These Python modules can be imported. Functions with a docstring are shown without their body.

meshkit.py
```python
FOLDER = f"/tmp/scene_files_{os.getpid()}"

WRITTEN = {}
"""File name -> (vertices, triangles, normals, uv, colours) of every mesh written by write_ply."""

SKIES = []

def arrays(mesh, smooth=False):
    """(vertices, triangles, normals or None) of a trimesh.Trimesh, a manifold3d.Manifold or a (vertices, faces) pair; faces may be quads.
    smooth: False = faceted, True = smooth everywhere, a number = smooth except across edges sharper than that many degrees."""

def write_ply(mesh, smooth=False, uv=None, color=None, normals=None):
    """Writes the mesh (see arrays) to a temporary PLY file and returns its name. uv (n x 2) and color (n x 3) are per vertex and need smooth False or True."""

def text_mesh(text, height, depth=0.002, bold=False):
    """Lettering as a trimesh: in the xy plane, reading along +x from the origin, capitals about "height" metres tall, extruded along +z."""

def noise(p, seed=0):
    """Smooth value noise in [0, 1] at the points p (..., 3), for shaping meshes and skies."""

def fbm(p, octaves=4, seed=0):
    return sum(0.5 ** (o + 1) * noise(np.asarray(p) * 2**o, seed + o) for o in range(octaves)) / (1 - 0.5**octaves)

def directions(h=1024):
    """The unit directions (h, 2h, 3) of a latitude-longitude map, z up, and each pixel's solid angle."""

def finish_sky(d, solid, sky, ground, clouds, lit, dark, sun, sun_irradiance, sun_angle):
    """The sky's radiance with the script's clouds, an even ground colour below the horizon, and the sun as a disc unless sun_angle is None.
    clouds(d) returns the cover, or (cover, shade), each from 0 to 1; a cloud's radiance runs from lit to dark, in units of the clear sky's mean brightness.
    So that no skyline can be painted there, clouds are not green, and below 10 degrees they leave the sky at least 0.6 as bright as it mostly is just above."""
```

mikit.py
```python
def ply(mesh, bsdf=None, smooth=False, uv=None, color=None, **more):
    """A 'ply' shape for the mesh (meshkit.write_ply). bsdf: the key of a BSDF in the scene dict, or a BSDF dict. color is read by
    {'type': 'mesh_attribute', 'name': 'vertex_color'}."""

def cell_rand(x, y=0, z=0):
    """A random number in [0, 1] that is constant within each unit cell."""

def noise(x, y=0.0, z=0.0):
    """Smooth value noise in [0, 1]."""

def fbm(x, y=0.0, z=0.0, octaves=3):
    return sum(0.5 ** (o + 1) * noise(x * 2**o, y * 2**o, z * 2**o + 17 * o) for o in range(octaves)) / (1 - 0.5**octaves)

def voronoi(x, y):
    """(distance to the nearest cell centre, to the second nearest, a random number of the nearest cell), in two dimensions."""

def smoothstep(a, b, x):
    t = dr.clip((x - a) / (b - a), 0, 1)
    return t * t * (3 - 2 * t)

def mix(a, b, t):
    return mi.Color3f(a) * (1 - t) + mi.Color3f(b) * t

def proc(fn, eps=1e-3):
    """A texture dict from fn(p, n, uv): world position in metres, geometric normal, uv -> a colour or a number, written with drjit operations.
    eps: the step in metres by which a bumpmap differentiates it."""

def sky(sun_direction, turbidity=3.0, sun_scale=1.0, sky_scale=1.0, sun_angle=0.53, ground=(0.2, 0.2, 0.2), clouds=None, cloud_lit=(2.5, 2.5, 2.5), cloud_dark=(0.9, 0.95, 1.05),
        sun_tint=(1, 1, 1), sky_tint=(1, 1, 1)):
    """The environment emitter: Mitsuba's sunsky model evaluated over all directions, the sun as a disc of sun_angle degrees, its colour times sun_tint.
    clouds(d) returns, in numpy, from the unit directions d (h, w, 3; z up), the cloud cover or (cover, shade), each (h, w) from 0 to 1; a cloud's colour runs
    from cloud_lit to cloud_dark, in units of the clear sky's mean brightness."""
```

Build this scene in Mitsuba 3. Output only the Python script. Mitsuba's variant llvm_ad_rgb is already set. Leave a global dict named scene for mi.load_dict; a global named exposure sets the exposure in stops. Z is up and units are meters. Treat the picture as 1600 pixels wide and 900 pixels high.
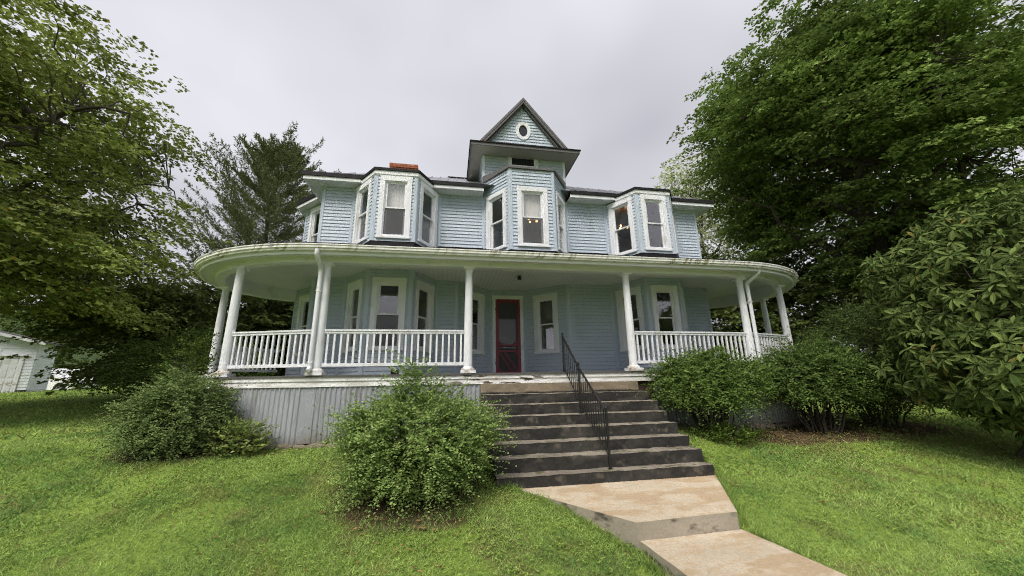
import math, random
import numpy as np, trimesh, mitsuba as mi, drjit as dr, mikit, meshkit
from shapely.geometry import Polygon, LineString, Point, box as sbox
from shapely.ops import unary_union
from mikit import noise, fbm, smoothstep, mix

T = mi.ScalarTransform4f
scene, labels = {}, {}
exposure = 3.3
# ---------------------------------------------------------------- camera, sky
CAM = np.array([-2.12, -7.318, -0.105])
FWD, UP = np.array([0.167, 0.956, 0.242]), np.array([-0.025, -0.241, 0.970])
scene['camera'] = {'type': 'perspective', 'fov': 109.6, 'fov_axis': 'x', 'near_clip': 0.05, 'far_clip': 2000.0,
                   'to_world': T().look_at(origin=CAM.tolist(), target=(CAM + FWD).tolist(), up=UP.tolist())}


def cloud_fn(d):
    p = d / np.maximum(d[..., 2:3] + 0.35, 0.12)
    n = meshkit.fbm(p * np.array([1.1, 1.1, 0.6]) + 4.2, 5, seed=3)
    el = np.clip(d[..., 2], 0, 1)
    shade = 0.62 - 0.25 * el + 3.0 * (n - 0.5)
    return np.ones(d.shape[:2]), np.clip(shade, 0, 1)


scene['sky'] = mikit.sky([-0.35, -0.55, 0.80], turbidity=4, sun_scale=0.30, sun_angle=28, clouds=cloud_fn,
                         cloud_lit=(0.92, 0.92, 0.99), cloud_dark=(0.54, 0.544, 0.60), sun_tint=(0.85, 0.955, 1.15), ground=(0.08, 0.10, 0.05))
labels['sky'] = {'label': 'flat grey overcast sky', 'kind': 'structure'}


# ---------------------------------------------------------------- materials
def rgb(*c):
    return {'type': 'rgb', 'value': list(c)}


def pr(col, rough=0.6, spec=0.4, **k):
    return {'type': 'twosided', 'b': {'type': 'principled', 'base_color': col, 'roughness': rough, 'specular': spec, **k}}


def blue_fn(p, n, uv):
    g = fbm(p.x * 0.9, p.y * 0.9, p.z * 0.7, 3)
    st = fbm(p.x * 5 + p.y * 4, p.z * 0.8, 0, 2)
    c = mix((0.410, 0.474, 0.556), (0.470, 0.534, 0.612), g)
    c = c * (0.97 + 0.05 * noise(p.x * 4, p.y * 4, p.z * 10))
    return mix(c, (0.30, 0.34, 0.34), 0.30 * smoothstep(0.56, 0.82, st))


def white_fn(p, n, uv):
    g = fbm(p.x * 2.1, p.y * 2.1, p.z * 1.6, 3)
    c = mix((0.64, 0.655, 0.69), (0.75, 0.765, 0.80), g)
    c = mix(c, (0.42, 0.40, 0.34), 0.35 * smoothstep(0.60, 0.80, fbm(p.x * 5 + 3, p.y * 5, p.z * 2.5, 2)))
    low = smoothstep(0.16, 0.03, dr.abs(p.z - 0.03)) * smoothstep(0.35, 0.65, fbm(p.x * 9, p.y * 9, p.z * 9, 2))
    return mix(c, (0.36, 0.30, 0.20), 0.75 * low)


def gutter_fn(p, n, uv):
    s = fbm(p.x * 22 + p.y * 22, p.z * 2.0, 5, 3)
    g = fbm(p.x * 1.3, p.y * 1.3, 2, 4)
    c = mix((0.72, 0.72, 0.70), (0.30, 0.27, 0.17), smoothstep(0.46, 0.72, s) * (0.35 + 0.65 * smoothstep(0.35, 0.6, g)))
    return mix(c, (0.05, 0.05, 0.035), 0.8 * smoothstep(0.62, 0.72, fbm(p.x * 9, p.y * 9, p.z * 30, 3)) * smoothstep(0.42, 0.6, g))


def fascia_fn(p, n, uv):
    g = fbm(p.x * 2.6, p.y * 2.6, p.z * 9, 5)
    c = mix((0.60, 0.59, 0.56), (0.80, 0.80, 0.80), smoothstep(0.3, 0.55, g))
    rot = smoothstep(0.5, 0.62, fbm(p.x * 5, p.y * 5, p.z * 16, 4)) * smoothstep(-2.6, -1.7, p.x) * smoothstep(0.6, -0.6, p.x)
    return mix(c, (0.10, 0.075, 0.05), rot)


def soffit_fn(p, n, uv):
    g = fbm(p.x * 1.5, p.y * 1.5, p.z, 4)
    line = smoothstep(0.40, 0.47, dr.abs(p.x * 9.0 - dr.floor(p.x * 9.0) - 0.5))
    return mix((0.58, 0.60, 0.62), (0.70, 0.72, 0.74), g) * (1.0 - 0.22 * line)


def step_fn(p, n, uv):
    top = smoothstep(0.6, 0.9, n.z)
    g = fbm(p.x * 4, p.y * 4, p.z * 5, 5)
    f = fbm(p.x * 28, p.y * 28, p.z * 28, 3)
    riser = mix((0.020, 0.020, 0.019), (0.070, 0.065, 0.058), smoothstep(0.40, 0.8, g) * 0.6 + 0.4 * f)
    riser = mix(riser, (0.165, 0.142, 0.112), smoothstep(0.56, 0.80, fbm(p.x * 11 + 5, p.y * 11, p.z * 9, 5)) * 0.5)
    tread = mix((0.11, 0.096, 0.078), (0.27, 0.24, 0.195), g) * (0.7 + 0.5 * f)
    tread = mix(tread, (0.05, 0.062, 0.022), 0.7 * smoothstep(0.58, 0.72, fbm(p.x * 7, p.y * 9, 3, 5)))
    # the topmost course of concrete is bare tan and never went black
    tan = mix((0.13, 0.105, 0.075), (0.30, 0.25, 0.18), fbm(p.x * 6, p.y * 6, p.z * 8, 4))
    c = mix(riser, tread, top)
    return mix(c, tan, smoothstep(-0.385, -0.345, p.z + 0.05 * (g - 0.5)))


def slab_fn(p, n, uv):
    g = fbm(p.x * 1.7, p.y * 2.6, p.z * 3, 5)
    f = fbm(p.x * 55, p.y * 55, p.z * 55, 3)
    m = fbm(p.x * 2.6 + 9 + 0.8 * g, p.y * 5.6, 3, 6)
    m2 = fbm(p.x * 9 + 2, p.y * 16, 7, 5)
    top = mix((0.36, 0.305, 0.220), (0.54, 0.47, 0.36), g)
    top = mix(top, (0.34, 0.245, 0.145), 0.70 * smoothstep(0.46, 0.68, m))
    top = mix(top, (0.40, 0.29, 0.18), 0.55 * smoothstep(0.50, 0.72, m2))
    top = top * (0.70 + 0.58 * f)
    side = mix((0.26, 0.23, 0.18), (0.40, 0.36, 0.29), g) * (0.75 + 0.4 * f)
    side = mix(side, (0.035, 0.030, 0.025), smoothstep(0.50, 0.70, fbm(p.x * 5, p.y * 5, p.z * 9, 6)) * 0.85)
    return mix(side, top, smoothstep(0.5, 0.8, n.z))


def metal_skirt_fn(p, n, uv):
    g = fbm(p.x * 1.6, p.y * 1.6, p.z * 0.9, 4)
    s = fbm(p.x * 18 + p.y * 18, p.z * 1.2, 1, 3)
    c = mix((0.25, 0.265, 0.29), (0.37, 0.385, 0.41), g)
    c = mix(c, (0.16, 0.15, 0.14), 0.5 * smoothstep(0.55, 0.75, s))
    return mix(c, (0.13, 0.10, 0.07), 0.6 * smoothstep(-0.95, -1.2, p.z + 0.25 * (g - 0.5)))


def ground_fn(p, n, uv):
    g = fbm(p.x * 0.55, p.y * 0.55, 1, 4)
    f = fbm(p.x * 9, p.y * 9, 2, 4)
    h = noise(p.x * 55, p.y * 55, 1)
    c = mix((0.10, 0.16, 0.028), (0.19, 0.26, 0.052), g * 0.5 + 0.5 * f) * (0.65 + 0.6 * h)
    bare = smoothstep(0.60, 0.72, fbm(p.x * 1.3 + 7, p.y * 1.3, 4, 4))
    c = mix(c, (0.10, 0.075, 0.042), 0.55 * bare)
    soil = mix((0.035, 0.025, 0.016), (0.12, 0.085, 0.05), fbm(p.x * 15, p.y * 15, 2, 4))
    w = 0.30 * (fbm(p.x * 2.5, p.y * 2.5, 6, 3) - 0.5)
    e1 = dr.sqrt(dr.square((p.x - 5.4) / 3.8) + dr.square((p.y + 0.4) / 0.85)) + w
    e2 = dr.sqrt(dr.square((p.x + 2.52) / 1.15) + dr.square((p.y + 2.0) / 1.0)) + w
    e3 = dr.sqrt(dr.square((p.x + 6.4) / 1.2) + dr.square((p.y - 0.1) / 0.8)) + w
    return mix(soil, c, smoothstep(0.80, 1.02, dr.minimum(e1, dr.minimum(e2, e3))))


def soil_fn(p, n, uv):
    f = fbm(p.x * 14, p.y * 14, 2, 4)
    return mix((0.03, 0.022, 0.014), (0.11, 0.078, 0.045), f)


def bark_fn(p, n, uv):
    f = fbm(p.x * 9, p.y * 9, p.z * 1.8, 4)
    return mix((0.030, 0.025, 0.020), (0.115, 0.10, 0.082), f)


def roof_fn(p, n, uv):
    g = fbm(p.x * 3, p.y * 3, p.z * 3, 4)
    return mix((0.16, 0.165, 0.175), (0.36, 0.365, 0.38), g)


def maroon_fn(p, n, uv):
    g = fbm(p.x * 5, p.y * 5, p.z * 3, 4)
    return mix((0.17, 0.020, 0.040), (0.235, 0.034, 0.058), g)


def hill_fn(p, n, uv):
    g = fbm(p.x * 0.3, p.y * 0.3, p.z * 0.3, 4)
    return mix((0.028, 0.045, 0.018), (0.06, 0.085, 0.035), g)


B = scene
B['mat_blue'] = pr(mikit.proc(blue_fn), 0.55, 0.35)
B['mat_white'] = pr(mikit.proc(white_fn), 0.5, 0.4)
B['mat_gutter'] = pr(mikit.proc(gutter_fn), 0.5, 0.4)
B['mat_fascia'] = pr(mikit.proc(fascia_fn), 0.6, 0.3)
B['mat_soffit'] = pr(mikit.proc(soffit_fn), 0.6, 0.3)
B['mat_step'] = pr(mikit.proc(step_fn), 0.85, 0.2)
B['mat_slab'] = pr(mikit.proc(slab_fn), 0.8, 0.25)
B['mat_skirt'] = pr(mikit.proc(metal_skirt_fn), 0.45, 0.5)
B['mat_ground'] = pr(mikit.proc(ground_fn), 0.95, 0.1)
B['mat_soil'] = pr(mikit.proc(soil_fn), 0.95, 0.1)
B['mat_bark'] = pr(mikit.proc(bark_fn), 0.9, 0.1)
B['mat_roof'] = pr(mikit.proc(roof_fn), 0.30, 0.5, metallic=0.75)
B['mat_trim_dark'] = pr(rgb(0.014, 0.014, 0.016), 0.65, 0.2)
B['mat_trim_grey'] = pr(rgb(0.12, 0.115, 0.12), 0.55, 0.3)
B['mat_maroon'] = pr(mikit.proc(maroon_fn), 0.45, 0.4)
B['mat_iron'] = pr(rgb(0.012, 0.012, 0.013), 0.35, 0.5)
B['mat_sheathing'] = pr(rgb(0.085, 0.10, 0.115), 0.9, 0.1)
B['mat_room'] = pr(rgb(0.07, 0.05, 0.04), 0.9, 0.1)
B['mat_deck'] = pr(rgb(0.10, 0.095, 0.09), 0.7, 0.2)
B['mat_brick'] = pr(rgb(0.30, 0.105, 0.062), 0.85, 0.2)
B['mat_brick_pale'] = pr(rgb(0.38, 0.17, 0.105), 0.85, 0.2)
B['mat_mortar'] = pr(rgb(0.30, 0.28, 0.25), 0.9, 0.1)
B['mat_stone'] = pr(rgb(0.20, 0.17, 0.13), 0.9, 0.1)
B['mat_hill'] = pr(mikit.proc(hill_fn), 0.95, 0.1)
B['mat_car'] = pr(rgb(0.78, 0.79, 0.80), 0.25, 0.5, clearcoat=0.6, clearcoat_gloss=0.9)
B['mat_rubber'] = pr(rgb(0.02, 0.02, 0.02), 0.8, 0.2)
B['mat_glass_dark'] = pr(rgb(0.015, 0.017, 0.02), 0.08, 0.6)
B['mat_rim'] = pr(rgb(0.35, 0.35, 0.36), 0.35, 0.5, metallic=0.7)
B['mat_shed'] = pr(rgb(0.66, 0.69, 0.74), 0.6, 0.3)
B['mat_curtain'] = pr(rgb(0.62, 0.61, 0.58), 0.9, 0.1)
B['mat_glass'] = {'type': 'thindielectric', 'int_ior': 2.0, 'ext_ior': 1.0}
B['mat_screen'] = {'type': 'mask', 'opacity': 0.55, 'b': pr(rgb(0.10, 0.10, 0.105), 0.7, 0.3)}
B['mat_leaf'] = {'type': 'principledthin', 'base_color': {'type': 'mesh_attribute', 'name': 'vertex_color'}, 'roughness': 0.55, 'diff_trans': 0.5, 'eta': 1.35}
B['mat_leaf_thin'] = {'type': 'principledthin', 'base_color': {'type': 'mesh_attribute', 'name': 'vertex_color'}, 'roughness': 0.5, 'diff_trans': 1.1, 'eta': 1.35}
B['mat_leaf_gloss'] = {'type': 'principledthin', 'base_color': {'type': 'mesh_attribute', 'name': 'vertex_color'}, 'roughness': 0.32, 'diff_trans': 0.3, 'eta': 1.5}

# ---------------------------------------------------------------- helpers
_used = {}


def numbered(k):
    n = _used.get(k, -1) + 1
    _used[k] = n
    return k if n == 0 else f'{k}_{n:03d}'


def thing(name, label, cat, group=None):
    k = numbered(name)
    labels[k] = {'label': label, 'category': cat}
    if group:
        labels[k]['group'] = group
    return k


def part(parent, name, mesh, mat, smooth=False, label=None, kind=None, color=None, **more):
    k = numbered(f'{parent}__{name}')
    scene[k] = mikit.ply(mesh, mat, smooth, color=color, **more)
    if label or kind:
        labels[k] = {}
        if label:
            labels[k]['label'] = label
        if kind:
            labels[k]['kind'] = kind
    return k


def single(name, mesh, mat, label, cat=None, kind=None, smooth=False, color=None, group=None):
    k = numbered(name)
    scene[k] = mikit.ply(mesh, mat, smooth, color=color)
    labels[k] = {'label': label}
    if cat:
        labels[k]['category'] = cat
    if kind:
        labels[k]['kind'] = kind
    if group:
        labels[k]['group'] = group
    return k


def cat(ms):
    return trimesh.util.concatenate(ms)


def bx(x0, x1, y0, y1, z0, z1):
    m = trimesh.creation.box(extents=[abs(x1 - x0), abs(y1 - y0), abs(z1 - z0)])
    m.apply_translation([(x0 + x1) / 2, (y0 + y1) / 2, (z0 + z1) / 2])
    return m


def rough_box(x0, x1, y0, y1, z0, z1, size=0.1, amp=0.006, f=6.0, seed=0):
    m = bx(x0, x1, y0, y1, z0, z1)
    m = m.subdivide_to_size(size, max_iter=12)
    m.merge_vertices()
    v = np.array(m.vertices)
    n = np.stack([meshkit.fbm(v * f, 3, seed=seed + i) - 0.5 for i in range(3)], -1)
    m.vertices = v + n * 2 * amp
    return m


def tube(points, radii, sides=7, cap=True, ref=None):
    p = np.asarray(points, float)
    r = np.broadcast_to(np.asarray(radii, float), (len(p),))
    t = np.gradient(p, axis=0)
    t /= np.linalg.norm(t, axis=1, keepdims=True) + 1e-12
    ref = np.array(ref, float) if ref is not None else np.array([0, 0, 1.0]) if abs(t[:, 2]).mean() < 0.8 else np.array([1.0, 0, 0])
    a = np.cross(t, ref)
    a /= np.linalg.norm(a, axis=1, keepdims=True) + 1e-12
    b = np.cross(t, a)
    ang = np.arange(sides) * 2 * np.pi / sides
    v = p[:, None] + r[:, None, None] * (np.cos(ang)[None, :, None] * a[:, None] + np.sin(ang)[None, :, None] * b[:, None])
    V = v.reshape(-1, 3)
    i, j = np.meshgrid(np.arange(len(p) - 1), np.arange(sides), indexing='ij')
    A, Bq, Cq, D = i * sides + j, i * sides + (j + 1) % sides, (i + 1) * sides + (j + 1) % sides, (i + 1) * sides + j
    F = np.vstack([np.stack([A, Bq, Cq], -1).reshape(-1, 3), np.stack([A, Cq, D], -1).reshape(-1, 3)])
    if cap:
        n0 = len(V)
        V = np.vstack([V, p[:1], p[-1:]])
        jj = np.arange(sides)
        L = (len(p) - 1) * sides
        F = np.vstack([F, np.stack([(jj + 1) % sides, jj, jj * 0 + n0], -1), np.stack([L + jj, L + (jj + 1) % sides, jj * 0 + n0 + 1], -1)])
    return trimesh.Trimesh(V, F[:, ::-1], process=False)


def extr(poly, z0, z1):
    ms = []
    for g in getattr(poly, 'geoms', [poly]):
        if g.is_empty or g.area < 1e-6 or g.geom_type != 'Polygon':
            continue
        m = trimesh.creation.extrude_polygon(g, z1 - z0, engine='earcut')
        m.apply_translation([0, 0, z0])
        ms.append(m)
    return cat(ms)


def upright(poly, y0, y1):
    """A polygon in (u, z) extruded through the depth y0..y1."""
    m = extr(poly, y0, y1)
    v = np.array(m.vertices)[:, [0, 2, 1]]
    return trimesh.Trimesh(v, np.array(m.faces)[:, ::-1], process=False)


class Frame:
    """Local x along a wall, y into the wall, z up."""

    def __init__(self, p0, p1):
        self.p0, d = np.array(p0, float), np.array(p1, float) - np.array(p0, float)
        self.L = float(np.linalg.norm(d))
        t = d / self.L
        self.R = np.array([[t[0], -t[1], 0], [t[1], t[0], 0], [0, 0, 1]])

    def put(self, m):
        v = np.array(m.vertices) @ self.R.T + np.array([self.p0[0], self.p0[1], 0])
        return trimesh.Trimesh(v, m.faces, process=False)


def board(a0, a1, b0, b1, zb, zt, tb=0.025, tt=0.004, back=0.004):
    """A clapboard: bottom from a0 to a1, top from b0 to b1, thicker at its lower edge."""
    v = np.array([[a0, -tb, zb], [a1, -tb, zb], [a1, back, zb], [a0, back, zb], [b0, -tt, zt], [b1, -tt, zt], [b1, back, zt], [b0, back, zt]])
    f = np.array([[0, 1, 5], [0, 5, 4], [1, 2, 6], [1, 6, 5], [2, 3, 7], [2, 7, 6], [3, 0, 4], [3, 4, 7], [4, 5, 6], [4, 6, 7], [0, 3, 2], [0, 2, 1]])
    return trimesh.Trimesh(v, f, process=False)


# ---------------------------------------------------------------- terrain
def sst(a, b, x):
    t = np.clip((x - a) / (b - a), 0, 1)
    return t * t * (3 - 2 * t)


def ground_z(x, y):
    x, y = np.asarray(x, float), np.asarray(y, float)
    z = np.interp(y, [-60, -14, -8, -5, -3.6, -2.1, -0.8, 0.4, 4], [-4.5, -2.3, -2.02, -1.88, -1.74, -1.53, -1.31, -1.21, -1.19])
    left = sst(-4, -9, x)
    z = z + left * (0.10 * sst(-3, 1, y))
    z = z + sst(4.0, 8.0, y + 0.12 * (x + 9) * left) * 0.28 + sst(7, 19, y) * 0.42
    z = z - 0.09 * sst(0.4, -0.5, x) * sst(-7, -1.0, x) * sst(-2.7, -3.6, y) 
    z = z + 0.20 * sst(1.2, 1.9, x) * sst(-2.5, -1.2, y) * sst(4, 2.2, x) * sst(0.5, -0.4, y)
    p = np.stack([x, y, 0 * x], -1)
    z = z + 0.10 * (meshkit.fbm(p * 0.45, 3, seed=5) - 0.5) + 0.035 * (meshkit.fbm(p * 3.0, 2, seed=9) - 0.5)
    inl = (x > -1.3) & (x < 1.85) & (y > -3.5) & (y < 0.2)
    xl = -1.2 + (-(y + 2.1)) * 0.70
    inl &= (y > -2.0) | ((x > xl + 0.08) & (x < 1.75 + (y + 2.1) * 0.55))
    z = np.where(inl, np.minimum(z, -1.64), z)
    inp = (y <= -3.35) & (x > -0.12) & (x < 0.98)
    return np.where(inp, np.minimum(z, -1.80), z)


def axis(parts):
    return np.unique(np.round(np.concatenate(parts), 4))


gx = axis([np.linspace(-600, -60, 10), np.linspace(-60, -16, 45), np.arange(-16, 9, 0.11), np.linspace(9, 60, 50), np.linspace(60, 600, 10)])
gy = axis([np.linspace(-300, -20, 8), np.linspace(-20, -8, 13), np.arange(-8, 2, 0.11), np.arange(2, 30, 0.4), np.linspace(30, 100, 20), np.linspace(100, 900, 10)])
GX, GY = np.meshgrid(gx, gy)
GZ = ground_z(GX, GY)
ii, jj = np.meshgrid(np.arange(len(gy) - 1), np.arange(len(gx) - 1), indexing='ij')
a_ = ii * len(gx) + jj
F_ = np.vstack([np.stack([a_, a_ + 1, a_ + len(gx) + 1], -1).reshape(-1, 3), np.stack([a_, a_ + len(gx) + 1, a_ + len(gx)], -1).reshape(-1, 3)])
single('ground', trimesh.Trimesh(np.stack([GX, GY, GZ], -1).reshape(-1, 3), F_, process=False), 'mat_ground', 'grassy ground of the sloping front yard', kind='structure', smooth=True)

# far wooded hill behind the trees on the left
hx, hy = np.meshgrid(np.linspace(-260, 260, 90), np.linspace(75, 300, 50))
hh = 34 * sst(75, 170, hy) * (0.55 + 0.9 * meshkit.fbm(np.stack([hx * 0.012, hy * 0.012, 0 * hx], -1), 3, seed=2)) * (0.35 + 0.65 * sst(40, -60, hx)) - 1.5
hh += 5.0 * (meshkit.fbm(np.stack([hx * 0.11, hy * 0.11, 0 * hx], -1), 3, seed=8) - 0.5) * sst(75, 100, hy)
ii, jj = np.meshgrid(np.arange(49), np.arange(89), indexing='ij')
a_ = ii * 90 + jj
F_ = np.vstack([np.stack([a_, a_ + 1, a_ + 91], -1).reshape(-1, 3), np.stack([a_, a_ + 91, a_ + 90], -1).reshape(-1, 3)])
single('hill', trimesh.Trimesh(np.stack([hx, hy, hh], -1).reshape(-1, 3), F_, process=False), 'mat_hill', 'distant wooded hill behind the trees on the left', kind='structure', smooth=True)

# path, landing
ZL, ZP = -1.535, -1.70


def slab(poly, z0, z1, seed, size=0.14, amp=0.007):
    m = extr(poly, z0, z1).subdivide_to_size(size, max_iter=14)
    m.merge_vertices()
    v = np.array(m.vertices)
    n = np.stack([meshkit.fbm(v * 5.0, 3, seed=seed + i) - 0.5 for i in range(3)], -1)
    m.vertices = v + n * 2 * amp * np.array([1, 1, 0.7])
    return m


single('landing', slab(Polygon([(-1.22, -2.09), (-0.22, -3.485), (0.97, -3.44), (1.78, -2.08)]), -2.0, ZL, 11), 'mat_slab',
       'tan concrete landing slab at the foot of the steps, narrowing to the path', kind='structure')
single('path', slab(Polygon([(-0.2, -3.487), (-0.14, -4.3), (0.05, -13), (1.35, -13), (1.11, -4.5), (0.985, -3.447)]), -2.6, ZP, 21, 0.2), 'mat_slab',
       'tan concrete path leading away from the landing', kind='structure')

# ---------------------------------------------------------------- steps
st = thing('concrete_steps', 'weathered black-stained concrete steps leading up to the porch', 'steps')
NOSE = [(-0.22, -0.205), (-0.50, -0.396), (-0.775, -0.561), (-1.04, -0.729), (-1.32, -0.895), (-1.60, -1.062), (-1.88, -1.215), (-2.10, -1.393)]
for k, (y, z) in enumerate(NOSE):
    yb_ = NOSE[k - 1][0] - 0.004 if k else -0.13
    part(st, 'step', rough_box(-1.51 if k < 3 else -1.46, 1.70 if k == 0 else 1.76, y, yb_, -1.95, z, 0.09, 0.013, 8.0, 30 + k), 'mat_step')

# iron handrail on the steps
hr = thing('handrail', 'black wrought iron handrail running down the steps', 'handrail')
HX = 0.20
rail_pts = [(-0.05, 0.73), (-0.90, 0.07), (-1.98, -0.62)]
low_pts = [(-0.05, 0.08), (-0.90, -0.56), (-1.98, -1.22)]
for (y, z0, z1) in ((-0.05, 0.0, 0.77), (-0.90, -0.73, 0.13), (-1.98, -1.40, -0.57)):
    pm = cat([bx(HX - 0.016, HX + 0.016, y - 0.016, y + 0.016, z0, z1), bx(HX - 0.035, HX + 0.035, y - 0.035, y + 0.035, z0 - 0.005, z0 + 0.012)])
    s = trimesh.creation.icosphere(subdivisions=2, radius=0.024)
    s.apply_translation([HX, y, z1 + 0.012])
    part(hr, 'post', cat([pm, s]), 'mat_iron')
for nm, pts, r in (('top_rail', rail_pts, 0.018), ('bottom_rail', low_pts, 0.010)):
    part(hr, nm, tube([(HX, y, z) for y, z in pts], r, 8), 'mat_iron')
ty, tz = zip(*rail_pts[::-1])
ly, lz = zip(*low_pts[::-1])
for y in np.concatenate([np.linspace(-0.05, -0.90, 9)[1:-1], np.linspace(-0.90, -1.98, 12)[1:-1]]):
    a, b = np.interp(y, ty, tz), np.interp(y, ly, lz)
    kn = trimesh.creation.icosphere(subdivisions=1, radius=0.014)
    kn.apply_scale([1, 1, 1.8])
    kn.apply_translation([HX, y, (a + b) / 2])
    part(hr, 'baluster', cat([bx(HX - 0.006, HX + 0.006, y - 0.006, y + 0.006, b, a), kn]), 'mat_iron')

# ---------------------------------------------------------------- house
H = thing('house', 'two-storey pale blue clapboard house with bay windows, central gabled tower and wraparound porch', 'house')
YW, YB, YT = 2.27, 1.36, 1.394
XC = 5.58
YBK = 9.3
boards_rng = random.Random(4)


def siding(fr, key, u0, u1, z0, z1, e, holes, tri=None):
    """Clapboards of a wall: each course piece that shows is an entry, slivers are joined."""
    small = []
    n = max(1, int(round((z1 - z0) / e)))
    e = (z1 - z0) / n
    for k in range(n):
        za, zb = z0 + k * e, z0 + (k + 1) * e - 0.0045
        cuts = sorted((h[0], h[1]) for h in holes if za < h[3] and zb > h[2])
        segs, at = [], u0
        for c0, c1 in cuts:
            if c0 - at > 0.01:
                segs.append((at, c0))
            at = max(at, c1)
        if u1 - at > 0.01:
            segs.append((at, u1))
        for s0, s1 in segs:
            a0, a1, b0, b1 = s0, s1, s0, s1
            if tri:
                la, ra = tri(za)
                lb, rb = tri(zb)
                a0, a1, b0, b1 = max(s0, la), min(s1, ra), max(s0, lb), min(s1, rb)
                if a1 - a0 < 0.03 or b1 <= b0:
                    continue
            j = boards_rng.uniform(-0.0015, 0.0015)
            m = fr.put(board(a0, a1, b0, b1, za, zb, 0.025 + j))
            if a1 - a0 < 0.26:
                small.append(m)
            else:
                part(key, 'clapboard', m, 'mat_blue')
    if small:
        part(key, 'short_clapboards', cat(small), 'mat_blue', kind='stuff')


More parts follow.
